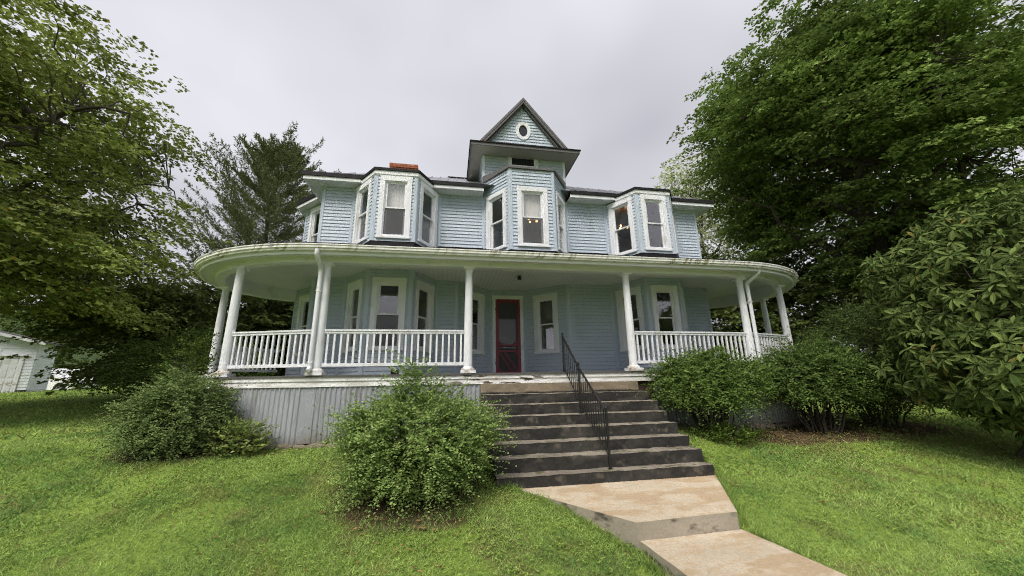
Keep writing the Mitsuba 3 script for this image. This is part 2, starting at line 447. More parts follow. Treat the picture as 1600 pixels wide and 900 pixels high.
def window(fr, uc, w, v0, v1, zm, screen=False, vent=False, blind=None):
    """A double-hung window: casing, two sashes with their panes, sill."""
    c, ct, cb = 0.115, 0.13, 0.10
    u0, u1 = uc - w / 2, uc + w / 2
    cas = cat([bx(u0, u0 + c, -0.042, 0.05, v0 + cb, v1 - ct), bx(u1 - c, u1, -0.042, 0.05, v0 + cb, v1 - ct),
               bx(u0 - 0.006, u1 + 0.006, -0.046, 0.05, v1 - ct, v1), bx(u0, u1, -0.040, 0.05, v0 + 0.045, v0 + cb),
               bx(u0 + c, u0 + c + 0.025, -0.012, 0.09, v0 + cb, v1 - ct), bx(u1 - c - 0.025, u1 - c, -0.012, 0.09, v0 + cb, v1 - ct),
               bx(u0 + c + 0.025, u1 - c - 0.025, -0.010, 0.09, v1 - ct - 0.025, v1 - ct)])
    wk = part(H, 'window', fr.put(cas), 'mat_white')
    part(wk, 'sill', fr.put(bx(u0 - 0.015, u1 + 0.015, -0.065, 0.06, v0, v0 + 0.045)), 'mat_white')
    a, b = u0 + c + 0.026, u1 - c - 0.026
    t, s = v1 - ct - 0.026, 0.042
    for (z0, z1, y) in ((zm - 0.02, t, 0.012), (v0 + cb + 0.001, zm + 0.018, 0.048)):
        fm = cat([bx(a, a + s, y, y + 0.033, z0, z1), bx(b - s, b, y, y + 0.033, z0, z1), bx(a + s, b - s, y, y + 0.033, z1 - 0.035, z1), bx(a + s, b - s, y, y + 0.033, z0, z0 + 0.035)])
        sk = part(wk, 'sash', fr.put(fm), 'mat_white')
        pane = trimesh.Trimesh([[a + s, y + 0.016, z0 + 0.035], [b - s, y + 0.016, z0 + 0.035], [b - s, y + 0.016, z1 - 0.035], [a + s, y + 0.016, z1 - 0.035]], [[0, 1, 2], [0, 2, 3]], process=False)
        part(wk, 'pane', fr.put(pane), 'mat_glass')
    if screen:
        pane = trimesh.Trimesh([[a, 0.022, v0 + cb], [b, 0.022, v0 + cb], [b, 0.022, zm - 0.02], [a, 0.022, zm - 0.02]], [[0, 1, 2], [0, 2, 3]], process=False)
        part(wk, 'insect_screen', fr.put(pane), 'mat_screen')
    if blind:
        uu = np.linspace(a - 0.05, b + 0.05, 40)
        yy = 0.16 + 0.004 * np.sin(uu * 55)
        V = np.concatenate([np.stack([uu, yy, 0 * uu + blind[0]], -1), np.stack([uu, yy, 0 * uu + blind[1]], -1)])
        k = np.arange(39)
        part(wk, 'curtain', fr.put(trimesh.Trimesh(V, np.vstack([np.stack([k, k + 1, k + 41], -1), np.stack([k, k + 41, k + 40], -1)]), process=False)), 'mat_curtain')
    return (u0 + 0.03, u1 - 0.03, v0 + 0.07, v1 - 0.07), (u0 + c, u1 - c, v0 + cb, v1 - ct)


def wall(p0, p1, z0, z1, wins=(), zs=None, e=0.098, ends=(1, 1), top=None, label=None):
    """A wall: solid backing with the openings cut, clapboards from zs up, corner boards, windows."""
    fr = Frame(p0, p1)
    outer = sbox(0, z0, fr.L, z1)
    cuts, holes = [], []
    for w in wins:
        cut, op = window(fr, **w)
        cuts.append(cut)
        holes.append(op)
    for o in holes:
        outer = outer.difference(sbox(o[0], o[2], o[1], o[3]))
    key = part(H, 'wall', fr.put(upright(outer, 0.0, 0.10)), 'mat_sheathing', label=label)
    cbw = 0.06
    siding(fr, key, cbw * ends[0], fr.L - cbw * ends[1], zs if zs is not None else z0, top or z1, e, cuts)
    for en, (a, b) in zip(ends, ((0, cbw), (fr.L - cbw, fr.L))):
        if en:
            part(key, 'corner_board', fr.put(bx(a, b, -0.028, 0.003, zs if zs is not None else z0, top or z1)), 'mat_blue')
    if zs is not None and zs > z0 + 0.05:
        part(key, 'flashing', fr.put(bx(0, fr.L, -0.010, 0.003, z0 + 0.01, zs - 0.002)), 'mat_trim_dark')
    return fr, key


ZU, ZC = 2.60, 5.03           # upper wall's foot (under the porch roof) and its top at the soffit
W_B = dict(w=0.79, v0=3.26, v1=4.95, zm=4.10)
J1, J2, K1, K2 = 4.768, 2.504, 4.06, 3.045


def mid(p, q, **k):
    return dict(uc=float(np.hypot(q[0] - p[0], q[1] - p[1])) / 2, **k)


# upper floor, left to right
wall((-XC, YW), (-J1, YW), ZU, ZC, zs=3.40)
wall((-J2, YW), (-1.226, YW), ZU, ZC, zs=3.45)
wall((1.226, YW), (J2, YW), ZU, ZC, zs=3.45)
wall((J1, YW), (XC, YW), ZU, ZC, zs=3.40)
for sgn in (-1, 1):
    xs = [(-J1, -K1, -K2, -J2), (J2, K2, K1, J1)][sgn > 0]
    pts = [(xs[0], YW), (xs[1], YB), (xs[2], YB), (xs[3], YW)]
    for k in range(3):
        kw = dict(W_B, w=0.80 if k != 1 else 0.78)
        if k == 1:
            kw['screen'] = sgn < 0
        if sgn < 0 and k == 1:
            kw['blind'] = (4.12, 4.9)
        fr, key = wall(pts[k], pts[k + 1], ZU, ZC, wins=[mid(pts[k], pts[k + 1], **kw)], zs=3.19, top=4.955, ends=(1, 1))
        part(key, 'frieze', fr.put(bx(0.0, fr.L, -0.034, 0.004, 4.957, 4.986)), 'mat_white')
    for x, y in (pts[1], pts[2]):
        c = trimesh.creation.cylinder(radius=0.040, height=4.955 - 3.19, sections=10)
        c.apply_translation([x, y + 0.012, (4.955 + 3.19) / 2])
        part(H, 'corner_post', c, 'mat_blue', 40)
# tower bay
tp = [(-1.226, YW), (-0.612, YT), (0.612, YT), (1.226, YW)]
for k in range(3):
    kw = dict(w=0.80 if k != 1 else 0.84, v0=3.22, v1=4.955, zm=4.08)
    if k == 1:
        kw.update(screen=True, blind=(4.08, 4.9))
    fr, key = wall(tp[k], tp[k + 1], ZU, 5.50, wins=[mid(tp[k], tp[k + 1], **kw)], zs=3.13, e=0.098)
for x, y in (tp[1], tp[2]):
    c = trimesh.creation.cylinder(radius=0.042, height=5.5 - 3.13, sections=10)
    c.apply_translation([x, y + 0.012, (5.5 + 3.13) / 2])
    part(H, 'corner_post', c, 'mat_blue', 40)
# its sloping cap
o = 0.07
cap_lo = [(-1.226 - o, YW), (-0.612 - o * 0.6, YT - o), (0.612 + o * 0.6, YT - o), (1.226 + o, YW)]
V = [(*p, 5.485) for p in cap_lo] + [(*p, 5.54) for p in cap_lo] + [(-1.29, YW, 5.70), (1.29, YW, 5.70)]
part(H, 'bay_cap', trimesh.convex.convex_hull(np.array(V)), 'mat_trim_grey')
# side walls with their bays
SB = [(YW, XC), (2.95, XC), (3.85, 6.55), (5.4, 6.55), (6.3, XC), (YBK, XC)]
for sgn in (-1, 1):
    pl = [(sgn * x, y) for y, x in SB]
    if sgn < 0:
        pl = pl[::-1]
    nseg = len(pl) - 1
    for k in range(nseg):
        p, q = pl[k], pl[k + 1]
        angled = abs(p[0] - q[0]) > 0.2
        front = min(p[1], q[1]) < 3.0 and angled
        up = [mid(p, q, **dict(W_B, w=0.74))] if front else []
        lo = [mid(p, q, w=0.74, v0=0.55, v1=2.26, zm=1.38)] if front else []
        for (z0, z1, wins, zs) in ((ZU, ZC, up, 3.2), (-0.2, 2.47, lo, None)):
            wall(p, q, z0, z1, wins=wins, zs=zs)
wall((XC, YBK), (-XC, YBK), -0.2, ZC, e=0.2)
# ground floor front
W_L = dict(w=0.77, v0=0.55, v1=2.265, zm=1.39)
R0, R1, R2, R3 = (-1.95, YW), (-0.96, 3.20), (0.10, 3.20), (1.15, YW)
ZF = 2.475
low = [(-XC, YW), (-J1, YW), (-K1, YB), (-K2, YB), (-J2, YW), R0, R1, R2, R3, (J2, YW), (K2, YB), (K1, YB), (J1, YW), (XC, YW)]
for k in range(13):
    p, q = low[k], low[k + 1]
    wins = [mid(p, q, **W_L)] if k in (1, 2, 3, 5, 7, 9, 10, 11) else []
    if k == 2:
        wins[0]['screen'] = True
    if k == 6:
        continue
    wall(p, q, 0.0, ZF, wins=wins, e=0.100)
for x, y in (low[2], low[3], R0, R3, low[10], low[11]):
    c = trimesh.creation.cylinder(radius=0.040, height=ZF, sections=10)
    c.apply_translation([x, y + 0.012, ZF / 2])
    part(H, 'corner_post', c, 'mat_blue', 40)
part(H, 'vent', cat([bx(-3.40, -3.23, YB - 0.026, YB, 0.0, 0.12)]), 'mat_trim_dark')
# door wall
fr = Frame(R1, R2)
u0, u1 = 0.075, 0.995
dz = 2.20
key = part(H, 'wall', fr.put(upright(sbox(0, 0, fr.L, ZF).difference(sbox(u0 + 0.08, -1, u1 - 0.08, dz - 0.02)), 0, 0.1)), 'mat_sheathing')
siding(fr, key, 0, fr.L, 0, ZF, 0.1, [(u0 + 0.03, u1 - 0.03, -1, dz + 0.07)])
door = part(H, 'screen_door', fr.put(cat([bx(u0, u0 + 0.09, -0.04, 0.06, 0, dz), bx(u1 - 0.09, u1, -0.04, 0.06, 0, dz), bx(u0 - 0.01, u1 + 0.01, -0.045, 0.06, dz, dz + 0.10)])), 'mat_white', label='maroon wooden screen door in a white casing')
a, b = u0 + 0.094, u1 - 0.094
dm = [bx(a, a + 0.085, -0.022, 0.014, 0.012, dz - 0.004), bx(b - 0.085, b, -0.022, 0.014, 0.012, dz - 0.004),
      bx(a + 0.085, b - 0.085, -0.020, 0.012, dz - 0.10, dz - 0.004), bx(a + 0.085, b - 0.085, -0.020, 0.012, 0.012, 0.085),
      bx(a + 0.085, b - 0.085, -0.020, 0.012, 0.80, 0.85), bx(a + 0.085, b - 0.085, -0.020, 0.012, 0.63, 0.68)]
part(door, 'frame', fr.put(cat(dm)), 'mat_maroon')


def brace(p, q, w=0.042):
    d = np.array(q) - np.array(p)
    L = np.linalg.norm(d)
    n = np.array([-d[1], d[0]]) / L * w / 2
    return upright(Polygon([np.array(p) - n, np.array(q) - n, np.array(q) + n, np.array(p) + n]), -0.017, 0.009)


A, Bm = a + 0.085, b - 0.085
for p, q in (((A + 0.01, 0.63), (Bm - 0.18, 0.08)), ((A + 0.17, 0.63), (Bm - 0.01, 0.09)), ((A, 0.95), (A + 0.11, 0.85)), ((Bm, 0.95), (Bm - 0.11, 0.85)), ((A, 0.17), (A + 0.09, 0.085)), ((Bm, 0.55), (Bm - 0.09, 0.63))):
    part(door, 'brace', fr.put(brace(p, q)), 'mat_maroon')
part(door, 'screen', fr.put(trimesh.Trimesh([[a + 0.04, 0.0, 0.03], [b - 0.04, 0.0, 0.03], [b - 0.04, 0.0, 2.15], [a + 0.04, 0.0, 2.15]], [[0, 1, 2], [0, 2, 3]], process=False)), 'mat_screen')
for z in (0.28, 1.85):
    part(door, 'hinge', fr.put(bx(u0 + 0.072, u0 + 0.108, -0.05, -0.02, z, z + 0.075)), 'mat_trim_grey')
part(door, 'inner_door', fr.put(cat([bx(u0 + 0.085, u0 + 0.20, 0.10, 0.14, 0, dz - 0.02), bx(u1 - 0.20, u1 - 0.085, 0.10, 0.14, 0, dz - 0.02), bx(u0 + 0.2, u1 - 0.2, 0.10, 0.14, 0, 0.75), bx(u0 + 0.2, u1 - 0.2, 0.10, 0.14, 1.98, dz - 0.02)])), 'mat_room')
part(door, 'pane', fr.put(trimesh.Trimesh([[u0 + 0.2, 0.12, 0.75], [u1 - 0.2, 0.12, 0.75], [u1 - 0.2, 0.12, 1.98], [u0 + 0.2, 0.12, 1.98]], [[0, 1, 2], [0, 2, 3]], process=False)), 'mat_glass')
part(door, 'threshold', fr.put(bx(u0, u1, -0.07, 0.1, 0.001, 0.012)), 'mat_deck')

# inside: floors and a partition, so that nothing shows through the windows but dark rooms
foot_main = Polygon([(-XC, YW), (XC, YW), (XC, YBK), (-XC, YBK)])
bays = [Polygon([(-J1, YW + 0.1), (-J1, YW), (-K1, YB), (-K2, YB), (-J2, YW), (-J2, YW + 0.1)]), Polygon([(J2, YW + 0.1), (J2, YW), (K2, YB), (K1, YB), (J1, YW), (J1, YW + 0.1)])]
tbay = Polygon([(-1.226, YW + 0.1)] + tp + [(1.226, YW + 0.1)])
sides = [Polygon([(s * (XC - 0.1), 2.95), (s * XC, 2.95), (s * 6.55, 3.85), (s * 6.55, 5.4), (s * XC, 6.3), (s * (XC - 0.1), 6.3)]) for s in (-1, 1)]
foot_up = unary_union([foot_main, *bays, tbay, *sides])
foot_low = unary_union([foot_main.difference(Polygon([R0, R1, R2, R3])), *bays, *sides])
part(H, 'upper_floor', extr(foot_up.buffer(-0.06), 2.62, 3.0), 'mat_room')
part(H, 'partition', cat([bx(-XC + 0.1, XC - 0.1, 4.6, 4.7, 0, 2.6), bx(-XC + 0.1, XC - 0.1, 4.6, 4.7, 3.0, 5.0)]
                         + [bx(x - 0.05, x + 0.05, YW + 0.3, 4.6, 0, 2.6) for x in (-2.2, 1.4)] + [bx(x - 0.05, x + 0.05, YW + 0.2, 4.6, 3.0, 5.0) for x in (-1.8, 1.8)]), 'mat_room')

# eaves and main roof
tower_cut = sbox(-1.27, 0.5, 1.27, 6.5)
E = unary_union([foot_main.buffer(0.40, join_style=2), sides[0].buffer(0.25, join_style=2), sides[1].buffer(0.25, join_style=2)])
Ec = E.difference(tower_cut)
part(H, 'soffit', extr(Ec.difference(foot_up.buffer(-0.02)).difference(tbay), 5.032, 5.045), 'mat_soffit')
part(H, 'eave_fascia', extr(E.difference(E.buffer(-0.03, join_style=2)).difference(tower_cut), 5.02, 5.112), 'mat_white')
for bp in bays:
    bo = bp.buffer(0.055, join_style=2)
    inn = E.buffer(-0.01, join_style=2)
    part(H, 'bay_soffit', extr(bo.difference(bp.buffer(-0.03)).difference(inn), 4.988, 4.998), 'mat_soffit')
    part(H, 'bay_fascia', extr(bo.difference(bo.buffer(-0.03, join_style=2)).difference(inn), 4.985, 5.085), 'mat_white')
    part(H, 'bay_roof_edge', extr(bo.buffer(0.03, join_style=2).difference(inn), 5.087, 5.155), 'mat_trim_dark')
E2 = E.buffer(0.03, join_style=2)
part(H, 'roof_edge', extr(E2.difference(E.buffer(-0.10, join_style=2)).difference(tower_cut), 5.114, 5.225), 'mat_trim_dark')
ex0, ex1, ey0, ey1 = -XC - 0.42, XC + 0.42, YW - 0.42, YBK + 0.42
RZ = 7.62
roof_v = np.array([(ex0, ey0, 5.215), (ex1, ey0, 5.215), (ex1, ey1, 5.215), (ex0, ey1, 5.215), (-2.3, 5.7, RZ), (2.4, 5.7, RZ)])
roof = part(H, 'roof', trimesh.convex.convex_hull(roof_v), 'mat_roof')
sl = (RZ - 5.215) / (5.7 - ey0)
ribs = []
for x in np.arange(-5.6, 5.7, 0.30):
    if abs(x) < 1.4:
        continue
    yt = 5.7 if -2.3 <= x <= 2.4 else ey0 + (5.7 - ey0) * (1 - (abs(x) - 2.35) / (ex1 - 2.35))
    if yt - ey0 < 0.3:
        continue
    ribs.append(tube([(x, ey0 + 0.02, 5.225), (x, yt, 5.225 + sl * (yt - ey0))], 0.022, 5))
part(roof, 'seams', cat(ribs), 'mat_roof', kind='stuff')
part(roof, 'ridge_cap', tube([(-2.35, 5.7, RZ + 0.01), (2.45, 5.7, RZ + 0.01)], 0.05, 6), 'mat_trim_dark')
for s, bp in zip((-1, 1), bays):
    ring = np.array(bp.buffer(0.07, join_style=2).exterior.coords)[:-1]
    xc = s * (J1 + J2) / 2
    V = np.vstack([np.c_[ring, np.full(len(ring), 5.157)], [[xc - 0.28, 2.35, 5.45], [xc + 0.28, 2.35, 5.45], [xc - 0.28, 3.0, 5.6], [xc + 0.28, 3.0, 5.6]]])
    part(H, 'bay_roof', trimesh.convex.convex_hull(V), 'mat_roof')
for s, bp in zip((-1, 1), sides):
    ring = np.array(bp.buffer(0.26, join_style=2).exterior.coords)[:-1]
    V = np.vstack([np.c_[ring, np.full(len(ring), 5.219)], [[s * 5.2, 4.1, 5.7], [s * 5.2, 5.1, 5.7]]])
    part(H, 'bay_roof', trimesh.convex.convex_hull(V), 'mat_roof')

# tower
TX, TZ = 1.28, 6.43
tw = Frame((-TX, YW), (TX, YW))
key = part(H, 'wall', cat([bx(-TX, TX, YW, YW + 0.1, 5.0, TZ)]), 'mat_sheathing')
vent_u0, vent_u1 = TX - 0.50, TX + 0.43
siding(tw, key, 0.07, 2 * TX - 0.07, 5.45, TZ, 0.098, [(vent_u0 + 0.03, vent_u1 - 0.03, 6.10, TZ)])
for a, b in ((0, 0.07), (2 * TX - 0.07, 2 * TX)):
    part(key, 'corner_board', tw.put(bx(a, b, -0.028, 0.003, 5.3, TZ)), 'mat_white')
wk = part(H, 'attic_window', tw.put(cat([bx(vent_u0, vent_u0 + 0.11, -0.04, 0.02, 6.16, TZ), bx(vent_u1 - 0.13, vent_u1, -0.04, 0.02, 6.16, TZ), bx(vent_u0, vent_u1, -0.05, 0.02, 6.11, 6.158)])), 'mat_white', label='low dark attic window under the tower eave')
part(wk, 'pane', tw.put(bx(vent_u0 + 0.11, vent_u1 - 0.13, -0.012, 0.004, 6.16, TZ)), 'mat_glass_dark')
for s in (-1, 1):
    p, q = ((-TX, 6.2), (-TX, YW)) if s < 0 else ((TX, YW), (TX, 6.2))
    f2 = Frame(p, q)
    key = part(H, 'wall', f2.put(bx(0.0, f2.L, 0.0, 0.1, 5.0, TZ)), 'mat_sheathing')
    siding(f2, key, 0.0, f2.L, 5.3, TZ, 0.098, [])
te = sbox(-1.66, 1.73, 1.60, 6.6)
B['mat_soffit_grey'] = pr(rgb(0.27, 0.265, 0.255), 0.6, 0.3)
part(H, 'tower_soffit', extr(te.buffer(-0.02, join_style=2), TZ - 0.02, TZ + 0.01), 'mat_soffit_grey')
part(H, 'tower_fascia', extr(te.difference(te.buffer(-0.03, join_style=2)), TZ - 0.03, TZ + 0.055), 'mat_trim_grey')
lo_, hi_ = np.array(te.buffer(0.03, join_style=2).exterior.coords)[:-1], np.array(sbox(-1.40, 2.02, 1.34, 6.3).exterior.coords)[:-1]
part(H, 'tower_pent_roof', trimesh.convex.convex_hull(np.vstack([np.c_[lo_, np.full(4, TZ + 0.056)], np.c_[lo_, np.full(4, TZ + 0.085)], np.c_[hi_, np.full(4, TZ + 0.20)]])), 'mat_trim_dark')
GZ0, GZ1, GC, GHW = TZ + 0.14, 8.20, -0.03, 1.27
gw = Frame((GC - GHW, 2.20), (GC + GHW, 2.20))
tri_f = lambda z: (GHW * (z - GZ0) / (GZ1 - GZ0), 2 * GHW - GHW * (z - GZ0) / (GZ1 - GZ0))
oval_c = np.array([GHW, 7.335])
th = np.linspace(0, 2 * np.pi, 49)[:-1]
oval = lambda a, b: Polygon(np.stack([oval_c[0] + a * np.cos(th), oval_c[1] + b * np.sin(th)], -1))
key = part(H, 'wall', gw.put(upright(Polygon([(0, GZ0), (2 * GHW, GZ0), (GHW, GZ1)]).difference(oval(0.14, 0.21)), 0, 0.1)), 'mat_sheathing', label='triangular clapboard gable of the tower')
n = 16
e = (GZ1 - GZ0) / n
sm = []
for k in range(n):
    za, zb = GZ0 + k * e, GZ0 + (k + 1) * e - 0.0045
    zz = (za + zb) / 2
    l0, r0 = tri_f(za)
    l1, r1 = tri_f(zb)
    q = 1 - ((zz - oval_c[1]) / 0.27) ** 2
    segs = [(l0, r0, l1, r1)]
    if q > 0:
        h = 0.20 * math.sqrt(q)
        segs = [(l0, oval_c[0] - h, l1, oval_c[0] - h), (oval_c[0] + h, r0, oval_c[0] + h, r1)]
    for s in segs:
        if s[1] - s[0] > 0.02 and s[3] > s[2]:
            m = gw.put(board(*s, za, zb))
            if s[1] - s[0] > 0.26:
                part(key, 'clapboard', m, 'mat_blue')
            else:
                sm.append(m)
part(key, 'short_clapboards', cat(sm), 'mat_blue', kind='stuff')
wk = part(H, 'oval_window', gw.put(upright(oval(0.235, 0.315).difference(oval(0.135, 0.205)), -0.045, 0.02)), 'mat_white', label='small oval window in the tower gable')
part(wk, 'pane', gw.put(upright(oval(0.137, 0.207), 0.0, 0.006)), 'mat_glass_dark')
ap = np.array([GC, 0, 8.36])
for s in (-1, 1):
    lo = np.array([GC + s * 1.44, 0, TZ + 0.14])
    d = (ap - lo) / np.linalg.norm(ap - lo)
    nn = np.array([d[2] * s, 0, -d[0] * s])
    f4 = [lo - nn * 0.0, ap + np.array([0, 0, 0.0]), ap - np.array([0, 0, 0.13]), lo - nn * 0.10]
    quad = np.array([[p[0], p[2]] for p in f4])
    part(H, 'rake_board', upright(Polygon(quad), 2.0, 2.06), 'mat_trim_grey')
    f5 = quad + np.array([0, -0.035])
    part(H, 'rake_board', upright(Polygon([quad[3] + [-s * 0.02, 0], quad[2], quad[2] - [0, 0.05], quad[3] + [-s * 0.09, 0.0]]), 2.09, 2.14), 'mat_trim_grey')
    roofq = np.array([[p[0], p[2]] for p in (lo + nn * 0.035, ap + np.array([0, 0, 0.05]), ap - np.array([0, 0, 0.05]), lo - nn * 0.03)])
    part(H, 'tower_roof', upright(Polygon(roofq), 1.985, 6.2), 'mat_trim_grey')

# chimney of separate bricks
ch = thing('chimney', 'short red brick chimney above the left bay roof', 'chimney')
cx0, cx1, cy0, cy1, cz0, cz1 = -4.28, -3.42, 4.4, 5.1, 6.2, 7.24
part(ch, 'core', bx(cx0 + 0.012, cx1 - 0.012, cy0 + 0.012, cy1 - 0.012, cz0, cz1 - 0.01), 'mat_mortar')
rnd = random.Random(5)
for c in range(8):
    z = cz1 - 0.075 * (c + 1)
    out = 0.05 if c in (0, 1) else (0.025 if c == 2 else 0.0)
    x0, x1, y0, y1 = cx0 - out, cx1 + out, cy0 - out, cy1 + out
    nb = 4
    L = (x1 - x0) / nb
    off = 0 if c % 2 else L / 2
    xs = sorted({x0, x1, *[x0 + off + L * i for i in range(nb + 1) if x0 < x0 + off + L * i < x1]})
    for xa, xb in zip(xs[:-1], xs[1:]):
        if xb - xa > 0.03:
            part(ch, 'brick', bx(xa + 0.004, xb - 0.004, y0, y0 + 0.10, z + 0.004, z + 0.071), rnd.choice(['mat_brick', 'mat_brick_pale', 'mat_brick']))
    for xx in (x0, x1 - 0.10):
        part(ch, 'brick_side', bx(xx + 0.002, xx + 0.098, y0 + 0.104, y1, z + 0.004, z + 0.071), 'mat_brick')
part(ch, 'flue', bx(-3.82, -3.74, 4.7, 4.78, 7.2, 7.38), 'mat_trim_grey')

# ---------------------------------------------------------------- porch
left_curve = [(-4.5, 0.0), (-5.0, 0.035), (-5.5, 0.16), (-5.95, 0.33), (-6.33, 0.55), (-6.75, 0.87), (-7.1, 1.25), (-7.38, 1.72), (-7.54, 2.2), (-7.54, 2.75), (-7.36, 3.25), (-7.02, 3.65), (-6.55, 3.9)]
right_curve = [(-x + (0.02 if y > 0.2 else 0), y + 0.10 * min(1, y)) for x, y in left_curve]


def dense(pts, step=0.05):
    ls = LineString(pts)
    n = int(ls.length / step)
    q = np.array([ls.interpolate(i / n, normalized=True).coords[0] for i in range(n + 1)])
    for _ in range(60):
        q[1:-1] = 0.25 * q[:-2] + 0.5 * q[1:-1] + 0.25 * q[2:]
    return q


line = dense(left_curve[::-1] + right_curve)
porch = Polygon([*map(tuple, line), (5.0, 4.1), (-5.0, 4.1)]).buffer(0)
inside = foot_low.buffer(0.02)
part(H, 'porch_deck', extr(porch.buffer(0.13).difference(foot_low.buffer(-0.05)), -0.035, -0.001), 'mat_deck')
keep = lambda poly: poly.difference(foot_low.buffer(-0.03))
ring = lambda a, b: keep(porch.buffer(a).difference(porch.buffer(b)))
part(H, 'porch_fascia', extr(ring(0.105, 0.06), -0.105, -0.037), 'mat_fascia')
part(H, 'porch_fascia', extr(ring(0.085, 0.05), -0.205, -0.107), 'mat_fascia')
part(H, 'porch_ceiling', extr(keep(porch.buffer(-0.07)), ZF + 0.002, ZF + 0.02), 'mat_soffit')
part(H, 'porch_beam', extr(ring(0.09, -0.09), 2.158, 2.49), 'mat_white')
RO = 0.40
part(H, 'porch_soffit', extr(ring(RO - 0.02, 0.088), 2.262, 2.275), 'mat_soffit')
part(H, 'porch_fascia', extr(ring(RO - 0.03, RO - 0.06), 2.22, 2.36), 'mat_white')
for z0, z1, a, b in ((2.285, 2.325, RO + 0.045, RO - 0.028), (2.325, 2.375, RO + 0.075, RO - 0.028), (2.375, 2.395, RO + 0.09, RO + 0.05)):
    part(H, 'gutter', extr(ring(a, b), z0, z1), 'mat_gutter')
# porch roof: rises from its edge to the wall
outl = porch.buffer(RO + 0.03)
gxr, gyr = np.meshgrid(np.arange(-8.3, 8.3, 0.25), np.arange(-0.7, 4.6, 0.25))
pts2 = np.array([p for p in zip(gxr.ravel(), gyr.ravel()) if outl.buffer(-0.08).contains(Point(p))])
bd = np.array([outl.exterior.interpolate(i / 240, normalized=True).coords[0] for i in range(240)])
allp = np.vstack([bd, pts2])
from scipy.spatial import Delaunay
tris = Delaunay(allp).simplices
cen = allp[tris].mean(1)
tris = np.array([t for t, c in zip(tris, cen) if outl.buffer(0.002).contains(Point(c))])
dist = np.array([min(outl.exterior.distance(Point(p)), p[1] + RO + 0.03 if abs(p[0]) < 5 else 9) for p in allp])
zz = 2.40 + 0.235 * dist
v = np.vstack([np.c_[allp, zz], np.c_[allp, zz + 0.035]])
t2 = tris.copy()
a_, b_ = allp[t2[:, 1]] - allp[t2[:, 0]], allp[t2[:, 2]] - allp[t2[:, 0]]
flip = a_[:, 0] * b_[:, 1] - a_[:, 1] * b_[:, 0] < 0
t2[flip] = t2[flip][:, ::-1]
k = np.arange(240)
k2 = (k + 1) % 240
n_ = len(allp)
rim = np.vstack([np.stack([k, k2, k2 + n_], -1), np.stack([k, k2 + n_, k + n_], -1)])
part(H, 'porch_roof', trimesh.Trimesh(v, np.vstack([t2[:, ::-1], t2 + n_, rim]), process=False), 'mat_trim_dark')


def column_mesh():
    prof = [(0.0, 0.06), (0.128, 0.06), (0.134, 0.075), (0.128, 0.095), (0.100, 0.105), (0.092, 0.12), (0.085, 0.14), (0.0845, 0.5), (0.083, 0.9), (0.079, 1.4), (0.072, 1.9), (0.069, 2.04), (0.078, 2.05), (0.078, 2.062), (0.071, 2.068), (0.072, 2.085), (0.092, 2.105), (0.098, 2.118), (0.0, 2.118)]
    m = trimesh.creation.revolve(np.array(prof), sections=28)
    return cat([m, bx(-0.145, 0.145, -0.145, 0.145, 0.0, 0.062), bx(-0.11, 0.11, -0.11, 0.11, 2.117, 2.157)])


COLS = [(-7.55, 2.33), (-6.33, 0.53), (-4.52, 0.0), (-1.75, 0.0), (1.76, 0.0), (4.80, 0.13), (6.44, 0.66), (7.50, 2.25)]
cm = mikit.ply(column_mesh(), 'mat_white', 35)
for x, y in COLS:
    k = numbered(f'{H}__porch_column')
    scene[k] = {**cm, 'to_world': T().translate([x, y, 0.001])}


def railing(p, q, zt=0.845, sag=0.0):
    fr = Frame(p, q)
    a, b = 0.085, fr.L - 0.085
    rk = part(H, 'porch_railing', fr.put(cat([bx(a, b, -0.045, 0.045, zt - 0.03, zt), bx(a, b, -0.028, 0.028, zt - 0.075, zt - 0.032), bx(a, b, -0.028, 0.028, 0.155, 0.215)])), 'mat_white')
    n = int(round((b - a) / 0.118))
    bm = bx(-0.017, 0.017, -0.017, 0.017, 0.213, zt - 0.073)
    R4 = np.eye(4)
    R4[:3, :3] = fr.R
    pl = mikit.ply(bm, 'mat_white')
    for i in range(n):
        u = a + (i + 0.5) * (b - a) / n
        o = fr.R @ np.array([u, 0, 0]) + np.array([*fr.p0, 0])
        M = R4.copy()
        M[:3, 3] = o
        scene[numbered(f'{rk}__baluster')] = {**pl, 'to_world': T(M)}


railing(COLS[2], COLS[3])
railing(COLS[1], COLS[2])
railing(COLS[4], COLS[5])
railing(COLS[5], COLS[6])
railing(COLS[6], COLS[7])
railing((-6.72, 3.83), COLS[0], 0.76)
# downspouts
for (x, y, gxx, gyy, dx) in ((-4.60, -0.115, -4.60, -0.42, -0.02), (4.90, 0.02, 4.98, -0.30, 0.02)):
    pts = [(gxx, gyy, 2.30), (gxx, gyy, 2.23), (gxx, gyy + 0.015, 2.19), (x, y - 0.04, 2.03), (x, y, 1.98), (x, y, 1.94), (x, y, 1.0), (x, y, 0.17), (x, y - 0.02, 0.12), (x, y - 0.10, 0.075)]
    part(H, 'downspout', tube(pts, 0.040, 10, ref=[1, 0, 0]), 'mat_white', 40)
    for z in (0.22, 1.55):
        part(H, 'downspout_strap', bx(x - 0.042, x + 0.042, y - 0.042, y + 0.05, z, z + 0.022), 'mat_white')
# small lamp under the porch ceiling
lm = trimesh.creation.revolve(np.array([(0, 0), (0.055, 0), (0.06, 0.02), (0.05, 0.07), (0.03, 0.10), (0.0, 0.10)]), sections=20)
lm.apply_translation([-0.37, 1.55, ZF - 0.10])
single('porch_lamp', lm, 'mat_iron', 'small dark lamp fixed to the porch ceiling near the door', 'lamp', smooth=40)

